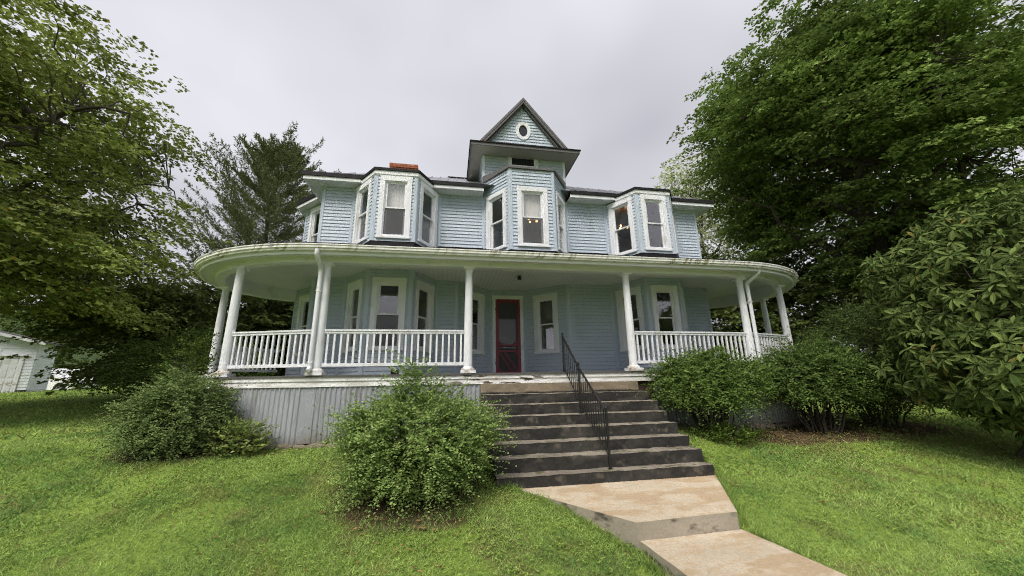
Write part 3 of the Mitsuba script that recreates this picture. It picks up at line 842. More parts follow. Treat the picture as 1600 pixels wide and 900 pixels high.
# corrugated skirt, sheet by sheet
sk_line = LineString([tuple(p) for p in np.array(keep(porch.buffer(0.045)).exterior.coords)]) if False else LineString([tuple(p) for p in line]).parallel_offset(0.045, 'right')
sk = np.array(sk_line.coords)
if sk[0][0] > sk[-1][0]:
    sk = sk[::-1]
LS = LineString(sk)
tot = LS.length
sheets = []
s0 = 0.0
skirt = part(H, 'porch_skirt', extr(ring(0.0, -0.03), -1.5, -0.21), 'mat_room')
i_sh = 0
while s0 < tot - 0.05:
    s1 = min(tot, s0 + 0.86)
    ss = np.arange(s0, s1 + 0.014, 0.0145)
    base = np.array([LS.interpolate(min(t, tot)).coords[0] for t in ss])
    tt = np.array([LS.interpolate(min(t + 0.03, tot)).coords[0] for t in ss]) - np.array([LS.interpolate(max(t - 0.03, 0)).coords[0] for t in ss])
    tt /= np.linalg.norm(tt, axis=1, keepdims=True) + 1e-9
    nr = np.stack([tt[:, 1], -tt[:, 0]], -1)
    xm = base[:, 0].mean()
    flat = -4.95 < xm < -4.2 and i_sh >= 0
    if not (-1.54 < xm < 1.80):
        w_ = (ss / 0.087) % 1.0
        prof = np.where(w_ < 0.40, 0.0, np.where(w_ < 0.55, (w_ - 0.40) / 0.15, np.where(w_ < 0.82, 1.0, 1 - (w_ - 0.82) / 0.18))) * 0.018
        if flat:
            prof = prof * ((ss - s0 > 0.22))
        q = base + nr * (0.004 + prof + (0.003 if i_sh % 2 else 0.0))[:, None]
        zb = -1.165 - 0.02 * math.sin(i_sh * 2.3)
        V = np.vstack([np.c_[q, np.full(len(q), zb)], np.c_[q, np.full(len(q), -0.207)]])
        m_ = len(q)
        k = np.arange(m_ - 1)
        part(skirt, 'metal_sheet', trimesh.Trimesh(V, np.vstack([np.stack([k, k + 1, k + 1 + m_], -1), np.stack([k, k + 1 + m_, k + m_], -1)]), process=False), 'mat_skirt')
    s0 = s1
    i_sh += 1
# loose stones along the skirt's foot
rs = random.Random(8)
for t in np.arange(1.5, tot - 1.5, 0.27):
    x, y = LS.interpolate(t).coords[0]
    if -1.7 < x < 2.0:
        continue
    m = trimesh.creation.icosphere(subdivisions=2, radius=1.0)
    m.vertices = m.vertices * np.array([rs.uniform(0.10, 0.16), 0.08, rs.uniform(0.05, 0.085)]) * (0.8 + 0.5 * meshkit.noise(m.vertices * 1.7 + t, 3))[:, None]
    m.apply_translation([x, y - 0.0, -1.215])
    part(skirt, 'foundation_stone', m, 'mat_stone', 50)

# two lit ceiling lamps in the upper rooms
B['mat_brass'] = pr(rgb(0.35, 0.22, 0.08), 0.35, 0.5, metallic=0.6)
for (x, y, z, lab) in ((0.47, 3.35, 4.83, 'lit brass lamp behind the middle window of the tower bay'), (3.62, 3.25, 4.74, 'lit brass lamp behind the angled window of the right upper bay')):
    cl = thing('ceiling_lamp', lab, 'lamp', 'lit ceiling lamps in the upper rooms')
    body = trimesh.creation.revolve(np.array([(0, 0.02), (0.05, 0.03), (0.07, 0.07), (0.02, 0.10), (0.012, 0.2), (0, 0.2)]), sections=16)
    arms = []
    for k in range(4):
        an = k * np.pi / 2 + 0.4
        dx, dy = math.cos(an), math.sin(an)
        arms.append(tube([(0, 0, 0.05), (dx * 0.09, dy * 0.09, 0.02), (dx * 0.16, dy * 0.16, 0.05)], 0.008, 6))
    m = cat([body, *arms])
    m.apply_translation([x, y, z])
    part(cl, 'fitting', m, 'mat_brass')
    bulbs = []
    for k in range(3):
        an = k * np.pi / 2 + 0.4
        b_ = trimesh.creation.icosphere(subdivisions=2, radius=0.030)
        b_.apply_translation([x + math.cos(an) * 0.16, y + math.sin(an) * 0.16, z + 0.075])
        bulbs.append(b_)
    part(cl, 'light_bulbs', cat(bulbs), 'mat_white', True, emitter={'type': 'area', 'radiance': rgb(1.7, 0.68, 0.20)})

# ---------------------------------------------------------------- shed and car on the left
sh = thing('shed', 'pale blue clapboard shed with a white panelled door beyond the left trees', 'shed')
sf = Frame((-30.683, 14.673), (-24.95, 17.45))
L, zb, ze, zr = sf.L, -0.75, 2.28, 3.15
d0 = L - 1.12
part(sh, 'wall', sf.put(upright(Polygon([(0, zb), (L, zb), (L, ze), (L / 2, zr), (0, ze)]), 0.0, 0.15)), 'mat_shed')
part(sh, 'wall', sf.put(cat([bx(L - 0.15, L, 0.15, 2.4, zb, ze), bx(0, 0.15, 0.15, 2.4, zb, ze), bx(0, L, 2.4, 2.55, zb, ze)])), 'mat_shed')
for k in range(14):
    z = -0.30 + k * 0.16
    for s0, s1 in ((0.0, d0 - 0.13), (d0 + 0.75, L)):
        part(sh, 'clapboard', sf.put(board(s0, s1, s0, s1, z, z + 0.158, 0.025)), 'mat_shed')
for k in range(2):
    part(sh, 'clapboard', sf.put(board(0, L, 0, L, 1.94 + 0.16 * k, 2.098 + 0.16 * k, 0.025)), 'mat_shed')
for s in (-1, 1):
    lo, pk = (L / 2 + s * (L / 2 + 0.32), ze - 0.07), (L / 2, zr + 0.05)
    part(sh, 'roof', sf.put(upright(Polygon([lo, pk, (pk[0], pk[1] + 0.13), (lo[0], lo[1] + 0.13)]), -0.35, 2.8)), 'mat_trim_grey')
    part(sh, 'rake_board', sf.put(upright(Polygon([(lo[0], lo[1] - 0.10), (pk[0], pk[1] - 0.10), (pk[0], pk[1] + 0.06), (lo[0], lo[1] + 0.06)]), -0.39, -0.353)), 'mat_white')
s2 = Frame((-24.95, 17.45), (-24.95 - sf.R[1, 0] * 2.5, 17.45 + sf.R[0, 0] * 2.5))
for k in range(16):
    part(sh, 'clapboard', s2.put(board(0, s2.L, 0, s2.L, -0.30 + 0.16 * k, -0.142 + 0.16 * k, 0.025)), 'mat_shed')
part(sh, 'foundation', sf.put(bx(L - 0.36, L + 0.02, -0.06, 0.0, zb, -0.31)), 'mat_trim_dark')
dk = part(sh, 'door', sf.put(cat([bx(d0, d0 + 0.62, -0.04, 0.0, zb, 1.50)])), 'mat_white', label='white panelled shed door')
part(dk, 'frame', sf.put(cat([bx(d0 - 0.13, d0 - 0.004, -0.06, 0.0, zb, 1.5), bx(d0 + 0.624, d0 + 0.75, -0.06, 0.0, zb, 1.5), bx(d0 - 0.2, d0 + 0.82, -0.12, 0.0, 1.504, 1.60)])), 'mat_white')
for x0 in (0.07, 0.35):
    for z0, z1 in ((-0.35, 0.25), (0.40, 1.0), (1.1, 1.38)):
        part(dk, 'panel', sf.put(bx(d0 + x0, d0 + x0 + 0.20, -0.055, -0.041, z0, z1)), 'mat_white')
part(sh, 'outdoor_lamp', sf.put(bx(d0 - 0.45, d0 - 0.30, -0.22, 0.0, 1.42, 1.52)), 'mat_iron')

car = thing('parked_car', 'white car parked beyond the shed, mostly hidden by foliage', 'car')
cf = Frame((-31.4, 23.1), (-26.85, 22.3))
gz = -0.62
side = [(0.05, 0.35), (0.0, 0.75), (0.08, 1.05), (0.25, 1.15), (0.75, 1.60), (1.1, 1.68), (2.3, 1.68), (2.7, 1.60), (3.35, 1.10), (4.1, 1.00), (4.45, 0.86), (4.55, 0.6), (4.52, 0.33), (4.25, 0.25)]
arch = lambda c: [(c + 0.40 * math.cos(t), 0.33 + 0.40 * math.sin(t)) for t in np.linspace(-0.15, math.pi + 0.15, 14)]
body = Polygon(side + [(0.35, 0.25)]).difference(Polygon(arch(0.95))).difference(Polygon(arch(3.65)))
bm = upright(body, 0.0, 1.8)
bm.apply_translation([0, 0, gz])
ck = part(car, 'body', cf.put(bm), 'mat_car')
for poly in ([(0.55, 1.12), (0.88, 1.54), (1.55, 1.58), (1.55, 1.12)], [(1.65, 1.12), (1.65, 1.58), (2.3, 1.58), (2.62, 1.52), (3.15, 1.10)]):
    wm = upright(Polygon(poly), -0.006, 0.0)
    wm.apply_translation([0, 0, gz])
    part(car, 'window', cf.put(wm), 'mat_glass_dark')
for c in (0.95, 3.65):
    for y in (0.02, 1.58):
        wm = trimesh.creation.cylinder(radius=0.34, height=0.2, sections=28)
        rm = trimesh.creation.cylinder(radius=0.21, height=0.212, sections=20)
        for m in (wm, rm):
            m.apply_transform(trimesh.transformations.rotation_matrix(np.pi / 2, [1, 0, 0]))
            m.apply_translation([c, y + 0.1, gz + 0.34])
        wk = part(car, 'wheel', cf.put(wm), 'mat_rubber', 40)
        part(wk, 'rim', cf.put(rm), 'mat_rim', 40)
hm = bx(4.36, 4.50, -0.008, 0.25, gz + 0.72, gz + 0.86)
part(car, 'headlight', cf.put(hm), 'mat_rim')

# white scrap on the grass beside the skirt
sc = bx(-0.16, 0.16, -0.05, 0.05, 0, 0.03)
sc = cat([sc, bx(-0.16, -0.10, -0.05, 0.05, 0.03, 0.06)])
sc.apply_transform(trimesh.transformations.rotation_matrix(0.15, [0, 0, 1]))
sc.apply_translation([3.72, -0.28, float(ground_z(3.72, -0.28)) + 0.02])
single('splash_block', sc, 'mat_white', 'small white piece lying on the ground by the metal skirt', 'splash block')

# ---------------------------------------------------------------- leaves and plants
def norm(v):
    return v / (np.linalg.norm(v, axis=-1, keepdims=True) + 1e-12)


LEAF4 = (np.array([[0, 0, 0], [0.45, 0.5, 0.10], [0.45, -0.5, 0.10], [1, 0, -0.06], [0.5, 0, 0]]), np.array([[0, 4, 1], [1, 4, 3], [0, 2, 4], [2, 3, 4]]))
LEAF2 = (np.array([[0, 0, 0], [0.5, 0.5, 0.12], [0.5, -0.5, 0.12], [1, 0, 0]]), np.array([[0, 3, 1], [0, 2, 3]]))
LEAF8 = (np.array([[0, 0, 0], [0.3, 0.42, 0.06], [0.3, -0.42, 0.06], [0.65, 0.5, 0.05], [0.65, -0.5, 0.05], [1, 0, -0.10], [0.33, 0, 0.0], [0.68, 0, -0.01]]),
         np.array([[0, 6, 1], [1, 6, 7], [1, 7, 3], [3, 7, 5], [0, 2, 6], [2, 4, 7], [2, 7, 6], [4, 5, 7]]))
MAPLE = (np.array([[0, 0, 0], [0.22, 0.42, 0.05], [0.45, 0.22, 0.0], [0.62, 0.60, 0.08], [1.0, 0, -0.08], [0.62, -0.60, 0.08], [0.45, -0.22, 0.0], [0.22, -0.42, 0.05]]),
         np.array([[0, 2, 1], [0, 4, 2], [2, 4, 3], [0, 6, 4], [6, 5, 4], [0, 7, 6]]))


def leaves(P, axis_, nrm, L, W, tpl, cols):
    a = norm(axis_)
    n = norm(nrm - (nrm * a).sum(-1, keepdims=True) * a)
    c = np.cross(n, a)
    tv, tf = tpl
    V = P[:, None] + L[:, None, None] * tv[None, :, :1] * a[:, None] + W[:, None, None] * tv[None, :, 1:2] * c[:, None] + L[:, None, None] * tv[None, :, 2:] * n[:, None]
    m = len(tv)
    Fc = (tf[None] + (np.arange(len(P)) * m)[:, None, None]).reshape(-1, 3)
    return trimesh.Trimesh(V.reshape(-1, 3), Fc, process=False), np.repeat(cols, m, axis=0)


def leaf_cols(rng, n, c0, c1, vary=0.25, odd=None, odd_p=0.0):
    t = rng.random((n, 1))
    c = np.array(c0) * (1 - t) + np.array(c1) * t
    c = c * (1 + vary * (rng.random((n, 1)) - 0.5))
    if odd is not None:
        c = np.where(rng.random((n, 1)) < odd_p, np.array(odd), c)
    return c


def branch_path(rng, p, q, n=7, wob=0.12, lift=0.0):
    t = np.linspace(0, 1, n)[:, None]
    d = np.linalg.norm(q - p)
    w = (rng.random((n, 3)) - 0.5) * wob * d
    w[0] = w[-1] = 0
    return p * (1 - t) + q * t + w * np.sin(np.pi * t) + np.array([0, 0, lift * d]) * np.sin(np.pi * t)


def broad_tree(name, label, base, ctr, rad, n_limb, n_clump, per, leafL, c0, c1, seed, trunk_r=0.3, fork=0.3, pad=(0.75, 0.26), shell=0.5, tpl=LEAF4, cat_='tree', group=None, odd=None, odd_p=0, zcut=None, lean=(0, 0), keep=None, twig=True, mat='mat_leaf', sub=24, spray=(0.34, 0.15), hole=0.0):
    rng = np.random.default_rng(seed)
    base, ctr, rad = np.array(base, float), np.array(ctr, float), np.array(rad, float)
    key = thing(name, label, cat_, group)
    top = np.array([ctr[0], ctr[1], ctr[2] + rad[2] * 0.55])
    tk = branch_path(rng, base, top, 9, 0.06)
    tk[0] = base
    part(key, 'trunk', tube(tk, trunk_r * np.array([1.25, 1.0, 0.85, 0.7, 0.55, 0.42, 0.3, 0.2, 0.08]), 9), 'mat_bark', True)
    # clump centres
    d = norm(rng.normal(size=(n_clump * 6, 3)))
    lump = 0.72 + 0.56 * meshkit.fbm(d * 2.3 + seed, 3, seed=seed)
    r = lump * (shell + (1 - shell) * rng.random(len(d)) ** 0.6)
    cl = ctr + d * r[:, None] * rad
    if zcut is not None:
        cl = cl[cl[:, 2] > zcut]
    if keep is not None:
        cl = cl[keep(cl)]
    if hole:
        cl = cl[meshkit.fbm(cl * 0.42 + seed, 2, seed=seed) > hole]
    cl = cl[:n_clump]
    # limbs
    limbs, lpts = [], []
    ltz = np.linspace(fork, 0.92, n_limb)
    for k in range(n_limb):
        i = ltz[k] * 8
        s = tk[int(i)] + (tk[min(8, int(i) + 1)] - tk[int(i)]) * (i - int(i))
        an = k * 2.39996 + rng.random() * 0.5
        up = -0.15 + 0.75 * (k / n_limb)
        tgt = ctr + np.array([math.cos(an) * math.cos(up), math.sin(an) * math.cos(up), math.sin(up)]) * rad * 0.80
        lp = branch_path(rng, s, tgt, 9, 0.14, 0.06)
        limbs.append([tube(lp, np.linspace(trunk_r * 0.42, 0.018, 9), 6)])
        lpts.append(lp[2:])
    allp_ = np.concatenate(lpts)
    own = np.repeat(np.arange(n_limb), 7)
    if twig:
        for c in cl:
            j = np.argmin(((allp_ - c) ** 2).sum(1) + 0.35 * np.maximum(0, allp_[:, 2] - c[2]) ** 2)
            bp = branch_path(rng, allp_[j], c, 5, 0.18, 0.05)
            limbs[own[j]].append(tube(bp, np.linspace(0.026, 0.006, 5) * (trunk_r / 0.3) ** 0.5, 4, cap=False))
    for lm_ in limbs:
        part(key, 'branch', cat(lm_), 'mat_bark', True)
    out = norm(cl - ctr - np.array([0, 0, -rad[2] * 0.2]))
    nsub = max(3, per // sub)
    sz = (0.65 + 0.75 * rng.random(len(cl)))
    n = len(cl) * nsub * sub
    ci = np.repeat(np.arange(len(cl)), nsub)
    g = np.clip(rng.normal(size=(len(ci), 3)), -1.7, 1.7) * np.array([pad[0], pad[0], pad[1]]) * sz[ci][:, None]
    o = out[ci]
    g[:, 2] -= 0.34 * (g * o * np.array([1, 1, 0])).sum(-1)               # pads droop outwards
    sc_ = cl[ci] + g
    sdir = norm(o * np.array([1, 1, 0.1]) + g * np.array([0.9, 0.9, 0.2]) + rng.normal(size=(len(ci), 3)) * 0.35 + np.array([0, 0, -0.12]))
    sside = norm(np.cross(sdir, np.array([0, 0, 1.0])))
    si = np.repeat(np.arange(len(ci)), sub)
    along, across = rng.uniform(-1, 1, n), np.clip(rng.normal(size=n), -1.8, 1.8)
    P = sc_[si] + sdir[si] * (along * spray[0])[:, None] + sside[si] * (across * spray[1] * (1 - 0.5 * along))[:, None]
    P[:, 2] += rng.normal(size=n) * 0.035 - 0.10 * (along + 1) ** 2 * spray[0] - np.abs(across) * 0.04
    sgn = np.sign(across)[:, None]
    ax = sdir[si] * 0.8 + sside[si] * sgn * 0.65 + rng.normal(size=(n, 3)) * 0.35 + np.array([0, 0, -0.2])
    nr = norm(np.array([0, 0, 1.0]) + 0.28 * o[si] + rng.normal(size=(n, 3)) * 0.30)
    ci = ci[si]
    L = leafL * (0.7 + 0.6 * rng.random(n))
    tint = (0.65 + 0.7 * rng.random((len(cl), 1)))[ci]
    cols = leaf_cols(rng, n, c0, c1, 0.3, odd, odd_p) * tint
    m, vc = leaves(P, ax, nr, L, L * 0.85, tpl, cols)
    part(key, 'crown', m, mat, color=vc)
    return key


def shrub(name, label, ctr, rad, n_spray, spray_len, leafL, c0, c1, seed, zlo=None, per=18, n_stem=14, group=None, up=0.35, tpl=LEAF2, mat='mat_leaf', shell=0.55, width=0.55, top_tuft=None, odd=None, odd_p=0, cat_='shrub'):
    rng = np.random.default_rng(seed)
    ctr, rad = np.array(ctr, float), np.array(rad, float)
    key = thing(name, label, cat_, group)
    gz_ = float(ground_z(ctr[0], ctr[1]))
    d = norm(rng.normal(size=(n_spray * 3, 3)))
    lump = 0.50 + 1.0 * meshkit.fbm(d * 2.6 + seed * 1.7, 4, seed=seed)
    r = lump * (shell + (1 - shell) * rng.random(len(d)) ** 0.55)
    S = ctr + d * r[:, None] * rad
    ok = S[:, 2] > (zlo if zlo is not None else gz_ + 0.05)
    S, d = S[ok][:n_spray], d[ok][:n_spray]
    if top_tuft is not None:
        k = min(80, len(S))
        S[:k] = np.array(top_tuft) + rng.normal(size=(k, 3)) * np.array([0.16, 0.12, 0.13])
        d[:k] = norm(rng.normal(size=(k, 3)) * 0.5 + np.array([0, 0, 1.0]))
    n = len(S)
    dirs = norm(d * np.array([1, 1, 0.45]) + np.array([0, 0, up]) + rng.normal(size=(n, 3)) * 0.38)
    t = np.linspace(0.05, 1, per)
    ln = spray_len * (0.5 + 0.9 * rng.random(n) + 0.7 * (rng.random(n) < 0.08))
    P = S[:, None] + dirs[:, None] * (t[None, :, None] - 0.4) * ln[:, None, None]
    P[..., 2] -= (t[None] ** 2) * ln[:, None] * 0.28                    # sprays arch over
    side = np.cross(dirs, np.array([0, 0, 1.0]))
    side = norm(side)
    sg = np.where(np.arange(per) % 2 == 0, 1.0, -1.0)
    ax = dirs[:, None] * 0.55 + side[:, None] * sg[None, :, None] * 0.8 + rng.normal(size=(n, per, 3)) * 0.28
    nr = np.array([0, 0, 0.9]) + 0.35 * d[:, None] + rng.normal(size=(n, per, 3)) * 0.38
    L = leafL * (0.65 + 0.7 * rng.random((n, per))) * (1 - 0.35 * t[None])
    cols = leaf_cols(rng, n * per, c0, c1, 0.3, odd, odd_p) * np.repeat(0.78 + 0.44 * rng.random((n, 1)), per, axis=0).reshape(-1, 1)
    m, vc = leaves(P.reshape(-1, 3), ax.reshape(-1, 3), nr.reshape(-1, 3), L.ravel(), L.ravel() * width, tpl, cols)
    part(key, 'foliage', m, mat, color=vc)
    # stems from the ground up
    for k in range(n_stem):
        an = rng.random() * 2 * np.pi
        q = rng.random() ** 0.5
        b = np.array([ctr[0] + math.cos(an) * rad[0] * 0.28 * q, ctr[1] + math.sin(an) * rad[1] * 0.28 * q, 0])
        b[2] = float(ground_z(b[0], b[1])) - 0.03
        e_ = ctr + np.array([math.cos(an) * rad[0] * 0.75 * q, math.sin(an) * rad[1] * 0.75 * q, rad[2] * rng.uniform(-0.1, 0.6)])
        ms = [tube(branch_path(rng, b, e_, 7, 0.12, 0.0), np.linspace(0.020, 0.006, 7), 5, cap=False)]
        for _ in range(3):
            j = S[rng.integers(len(S))]
            ms.append(tube(branch_path(rng, (b + e_) / 2, (e_ + j) / 2 * 0.6 + j * 0.4, 5, 0.12), np.linspace(0.009, 0.003, 5), 4, cap=False))
        part(key, 'stem', cat(ms), 'mat_bark', True)
    return key


G_A, G_B = (0.045, 0.085, 0.018), (0.115, 0.165, 0.035)
# shrubs along the porch
sg_ = 'arching shrubs along the front of the porch'
shrub('shrub', 'large bushy green shrub directly left of the concrete steps', (-2.52, -2.02, -0.92), (0.98, 0.86, 0.70), 3000, 0.42, 0.052, (0.125, 0.20, 0.055), (0.30, 0.41, 0.13), 101, per=20, n_stem=16, group=sg_, top_tuft=(-2.62, -2.0, -0.08), odd=(0.36, 0.44, 0.16), odd_p=0.13)
shrub('shrub', 'leafy green shrub at the rounded left end of the porch', (-6.55, -0.05, -0.60), (0.74, 0.70, 0.66), 1500, 0.48, 0.055, (0.11, 0.17, 0.06), (0.27, 0.345, 0.13), 102, per=20, group=sg_, up=0.15)
shrub('shrub', 'flat-topped green shrub on bare dark stems just right of the steps', (2.95, -0.72, -0.22), (1.05, 0.75, 0.60), 2000, 0.50, 0.062, (0.085, 0.150, 0.040), (0.215, 0.30, 0.08), 103, zlo=-0.62, per=18, n_stem=34, group=sg_, up=0.25)
shrub('shrub', 'wide green shrub with a thicket of dark stems before the right porch end', (5.65, -0.50, -0.18), (1.22, 0.85, 0.70), 2400, 0.50, 0.062, (0.080, 0.142, 0.040), (0.20, 0.28, 0.08), 104, zlo=-0.60, per=18, n_stem=44, group=sg_, up=0.3)
shrub('shrub', 'loose dark shrub with small leaves between the wide shrub and the large-leaved bush', (7.35, -0.35, 0.15), (1.25, 1.0, 1.35), 1900, 0.5, 0.06, (0.058, 0.098, 0.030), (0.14, 0.195, 0.065), 105, per=16, n_stem=26, group=sg_)
shrub('weed_clump', 'low weedy plants with pale leaves against the metal skirt', (-5.45, -0.32, -1.05), (0.36, 0.22, 0.30), 150, 0.38, 0.085, (0.10, 0.17, 0.05), (0.33, 0.38, 0.12), 106, per=10, n_stem=6, cat_='plant', up=0.8)
shrub('weed_clump', 'low dark ferny plants beside the right foot of the steps', (2.75, -1.15, -1.22), (0.62, 0.38, 0.22), 240, 0.32, 0.06, (0.05, 0.09, 0.02), (0.14, 0.20, 0.04), 107, per=10, n_stem=5, cat_='plant', up=0.7)
shrub('weed_clump', 'leafy vine climbing at the foot of the left porch columns', (-7.15, 0.95, 0.05), (0.45, 0.4, 0.85), 240, 0.4, 0.07, (0.05, 0.09, 0.02), (0.15, 0.20, 0.05), 108, per=10, n_stem=6, cat_='plant', up=0.6)


def whorl_bush(name, label, ctr, rad, n_wh, L0, seed, n_near=300):
    """Rhododendron-like: rosettes of long glossy leaves; the nearest leaves are parts of their own."""
    rng = np.random.default_rng(seed)
    ctr, rad = np.array(ctr, float), np.array(rad, float)
    key = thing(name, label, 'bush')
    d = norm(rng.normal(size=(n_wh * 4, 3)))
    lump = 0.70 + 0.60 * meshkit.fbm(d * 2.2 + 3, 3, seed=seed)
    r = lump * (0.55 + 0.45 * rng.random(len(d)) ** 0.5)
    S = ctr + d * r[:, None] * rad
    ok = S[:, 2] > ground_z(S[:, 0], S[:, 1]) + 0.25
    S, d = S[ok][:n_wh], d[ok][:n_wh]
    n, per = len(S), 9
    dirs = norm(d * np.array([1, 1, 0.7]) + np.array([0, 0, 0.45]) + rng.normal(size=(n, 3)) * 0.3)
    u = norm(np.cross(dirs, np.array([0.3, 0.2, 1.0])))
    w = np.cross(dirs, u)
    an = np.arange(per) * 2.39996 + rng.random((n, 1)) * 6.28
    tilt = rng.uniform(-0.55, 0.65, (n, per))
    ax = (np.cos(an)[..., None] * u[:, None] + np.sin(an)[..., None] * w[:, None]) + tilt[..., None] * dirs[:, None] + np.array([0, 0, -0.28]) + rng.normal(size=(n, per, 3)) * 0.22
    nr = dirs[:, None] + 0.25 * rng.normal(size=(n, per, 3)) + np.array([0, 0, 0.3])
    L = L0 * (0.65 + 0.6 * rng.random((n, per)))
    P = np.repeat(S[:, None], per, 1) + ax * 0.012
    cols = leaf_cols(rng, n * per, (0.060, 0.095, 0.030), (0.165, 0.22, 0.068), 0.4, (0.20, 0.17, 0.05), 0.02)
    cols = cols * np.repeat(0.8 + 0.4 * rng.random((n, 1)), per, axis=0).reshape(-1, 1)
    P, ax, nr, L = P.reshape(-1, 3), ax.reshape(-1, 3), nr.reshape(-1, 3), L.ravel()
    near = np.argsort(np.linalg.norm(P - CAM, axis=1))
    inview = np.array([((p - CAM) @ FWD) > 0.5 and ((p - CAM) @ np.array([0.985, -0.172, 0.0])) / ((p - CAM) @ FWD) < 1.40 for p in P[near[:4000]]])
    sel = near[:4000][inview][:n_near]
    rest = np.setdiff1d(np.arange(len(P)), sel)
    for i in sel:
        m, vc = leaves(P[i:i + 1], ax[i:i + 1], nr[i:i + 1], L[i:i + 1], L[i:i + 1] * 0.27, LEAF8, cols[i:i + 1])
        part(key, 'leaf', m, 'mat_leaf_gloss', color=vc)
    m, vc = leaves(P[rest], ax[rest], nr[rest], L[rest], L[rest] * 0.27, LEAF8, cols[rest])
    part(key, 'foliage', m, 'mat_leaf_gloss', color=vc, kind='stuff')
    for k in range(16):
        b = np.array([ctr[0] + rng.normal() * 0.35, ctr[1] + rng.normal() * 0.3, 0])
        b[2] = float(ground_z(b[0], b[1])) - 0.03
        e_ = ctr + rng.normal(size=3) * rad * 0.35
        ms = [tube(branch_path(rng, b, e_, 7, 0.2), np.linspace(0.035, 0.012, 7), 6, cap=False)]
        for _ in range(7):
            ms.append(tube(branch_path(rng, e_, S[rng.integers(n)], 6, 0.15), np.linspace(0.012, 0.004, 6), 4, cap=False))
        part(key, 'stem', cat(ms), 'mat_bark', True)
    return key


whorl_bush('rhododendron', 'tall bush with long glossy leaves in rosettes at the right edge', (8.0, -2.7, 0.75), (2.65, 1.7, 2.15), 3000, 0.175, 201)

# big trees
g_bg = 'dark trees filling the background'
broad_tree('maple_tree', 'large spreading maple whose crown fills the upper left', (-17.9, 5.4, -1.0), (-17.2, 5.0, 6.3), (6.4, 5.6, 6.2), 16, 520, 288, 0.125, (0.17, 0.225, 0.06), (0.42, 0.475, 0.14), 301, trunk_r=0.42, fork=0.22, pad=(0.62, 0.17), odd=(0.34, 0.24, 0.05), odd_p=0.008, zcut=2.2, shell=0.30, hole=0.46, tpl=LEAF2, keep=lambda c: c[:, 0] < -10.7 - np.maximum(0, c[:, 2] - 5.2) * 0.40 - np.maximum(0, 4.5 - c[:, 2]) * 0.5)
broad_tree('maple_tree', 'huge dense maple whose crown fills the upper right', (15.0, 4.6, -1.3), (15.8, 4.3, 8.9), (7.0, 5.6, 8.0), 16, 900, 384, 0.135, (0.105, 0.175, 0.048), (0.30, 0.39, 0.115), 302, trunk_r=0.50, fork=0.25, pad=(0.72, 0.18), shell=0.42, hole=0.43, tpl=LEAF2, keep=lambda c: c[:, 0] > 9.9 + np.maximum(0, 11 - c[:, 2]) * 0.62 + np.maximum(0, c[:, 2] - 11) * 0.35)
broad_tree('dark_tree', 'dense dark rounded tree with low branches beside the white car', (-15.3, 11.2, -0.6), (-15.1, 10.8, 2.0), (3.0, 2.4, 2.2), 9, 280, 192, 0.13, (0.10, 0.145, 0.042), (0.25, 0.31, 0.09), 303, trunk_r=0.2, fork=0.1, shell=0.4, zcut=-0.2, pad=(0.5, 0.16), tpl=LEAF2, keep=lambda c: ~((c[:, 0] < -16.3) & (c[:, 2] < 2.0)))


def conifer(name, label, base, h, rad, seed, n_br=120, c0=(0.04, 0.060, 0.022), c1=(0.105, 0.125, 0.050)):
    """Cedar-like: rising branches set with upturned sprays of fine foliage, several leaders at the top."""
    rng = np.random.default_rng(seed)
    base = np.array(base, float)
    key = thing(name, label, 'tree')
    tk = branch_path(rng, base, base + [0.5, 0, h], 9, 0.03)
    part(key, 'trunk', tube(tk, 0.26 * np.linspace(1.2, 0.06, 9), 8), 'mat_bark', True)
    wood, P, AX, NR = [], [], [], []
    for k in range(n_br):
        f = 0.10 + 0.90 * (k + rng.random()) / n_br
        s = base + np.array([0.5 * f, 0, h * f])
        an = k * 2.39996 + rng.random() * 0.9
        ln = rad * (1.0 - f) ** 0.62 * (0.50 + 0.70 * rng.random()) + 0.7 * rng.random() + 0.3
        rise = 0.22 + 0.50 * f + 0.5 * rng.random() ** 2 + 0.9 * max(0, f - 0.75)
        e_ = s + np.array([math.cos(an) * ln, math.sin(an) * ln, ln * rise])
        bp = branch_path(rng, s, e_, 8, 0.10, -0.08)
        wood.append(tube(bp, np.linspace(0.05 * (1.1 - f), 0.006, 8), 4, cap=False))
        dense_ = np.array([np.interp(np.linspace(0.22, 1, 18), np.linspace(0, 1, 8), bp[:, i]) for i in range(3)]).T
        dv = norm(e_ - s)
        sd = norm(np.cross(dv, [0, 0, 1.0]))
        for j, q in enumerate(dense_):
            for sgn in (-1, 1):
                sl = 0.80 * (1.12 - j / 18) * rng.uniform(0.5, 1.3)
                sdv = norm(dv * 0.8 + sd * sgn * 0.75 + np.array([0, 0, 0.18]) + rng.normal(size=3) * 0.22)
                tt = np.linspace(0.05, 1, 11)[:, None]
                pp = q + sdv * tt * sl + np.array([0, 0, 0.10]) * tt ** 2
                P.append(pp)
                AX.append(sdv + rng.normal(size=(11, 3)) * 0.55)
                NR.append(np.array([0, 0, 1.0]) + rng.normal(size=(11, 3)) * 0.5)
    part(key, 'branches', cat(wood), 'mat_bark', True)
    P, AX, NR = np.concatenate(P), np.concatenate(AX), np.concatenate(NR)
    n = len(P)
    L = 0.17 * (0.6 + 0.8 * rng.random(n))
    cols = leaf_cols(rng, n, c0, c1, 0.35)
    m, vc = leaves(P, AX, NR, L, L * 0.27, LEAF2, cols)
    part(key, 'crown', m, 'mat_leaf', color=vc)


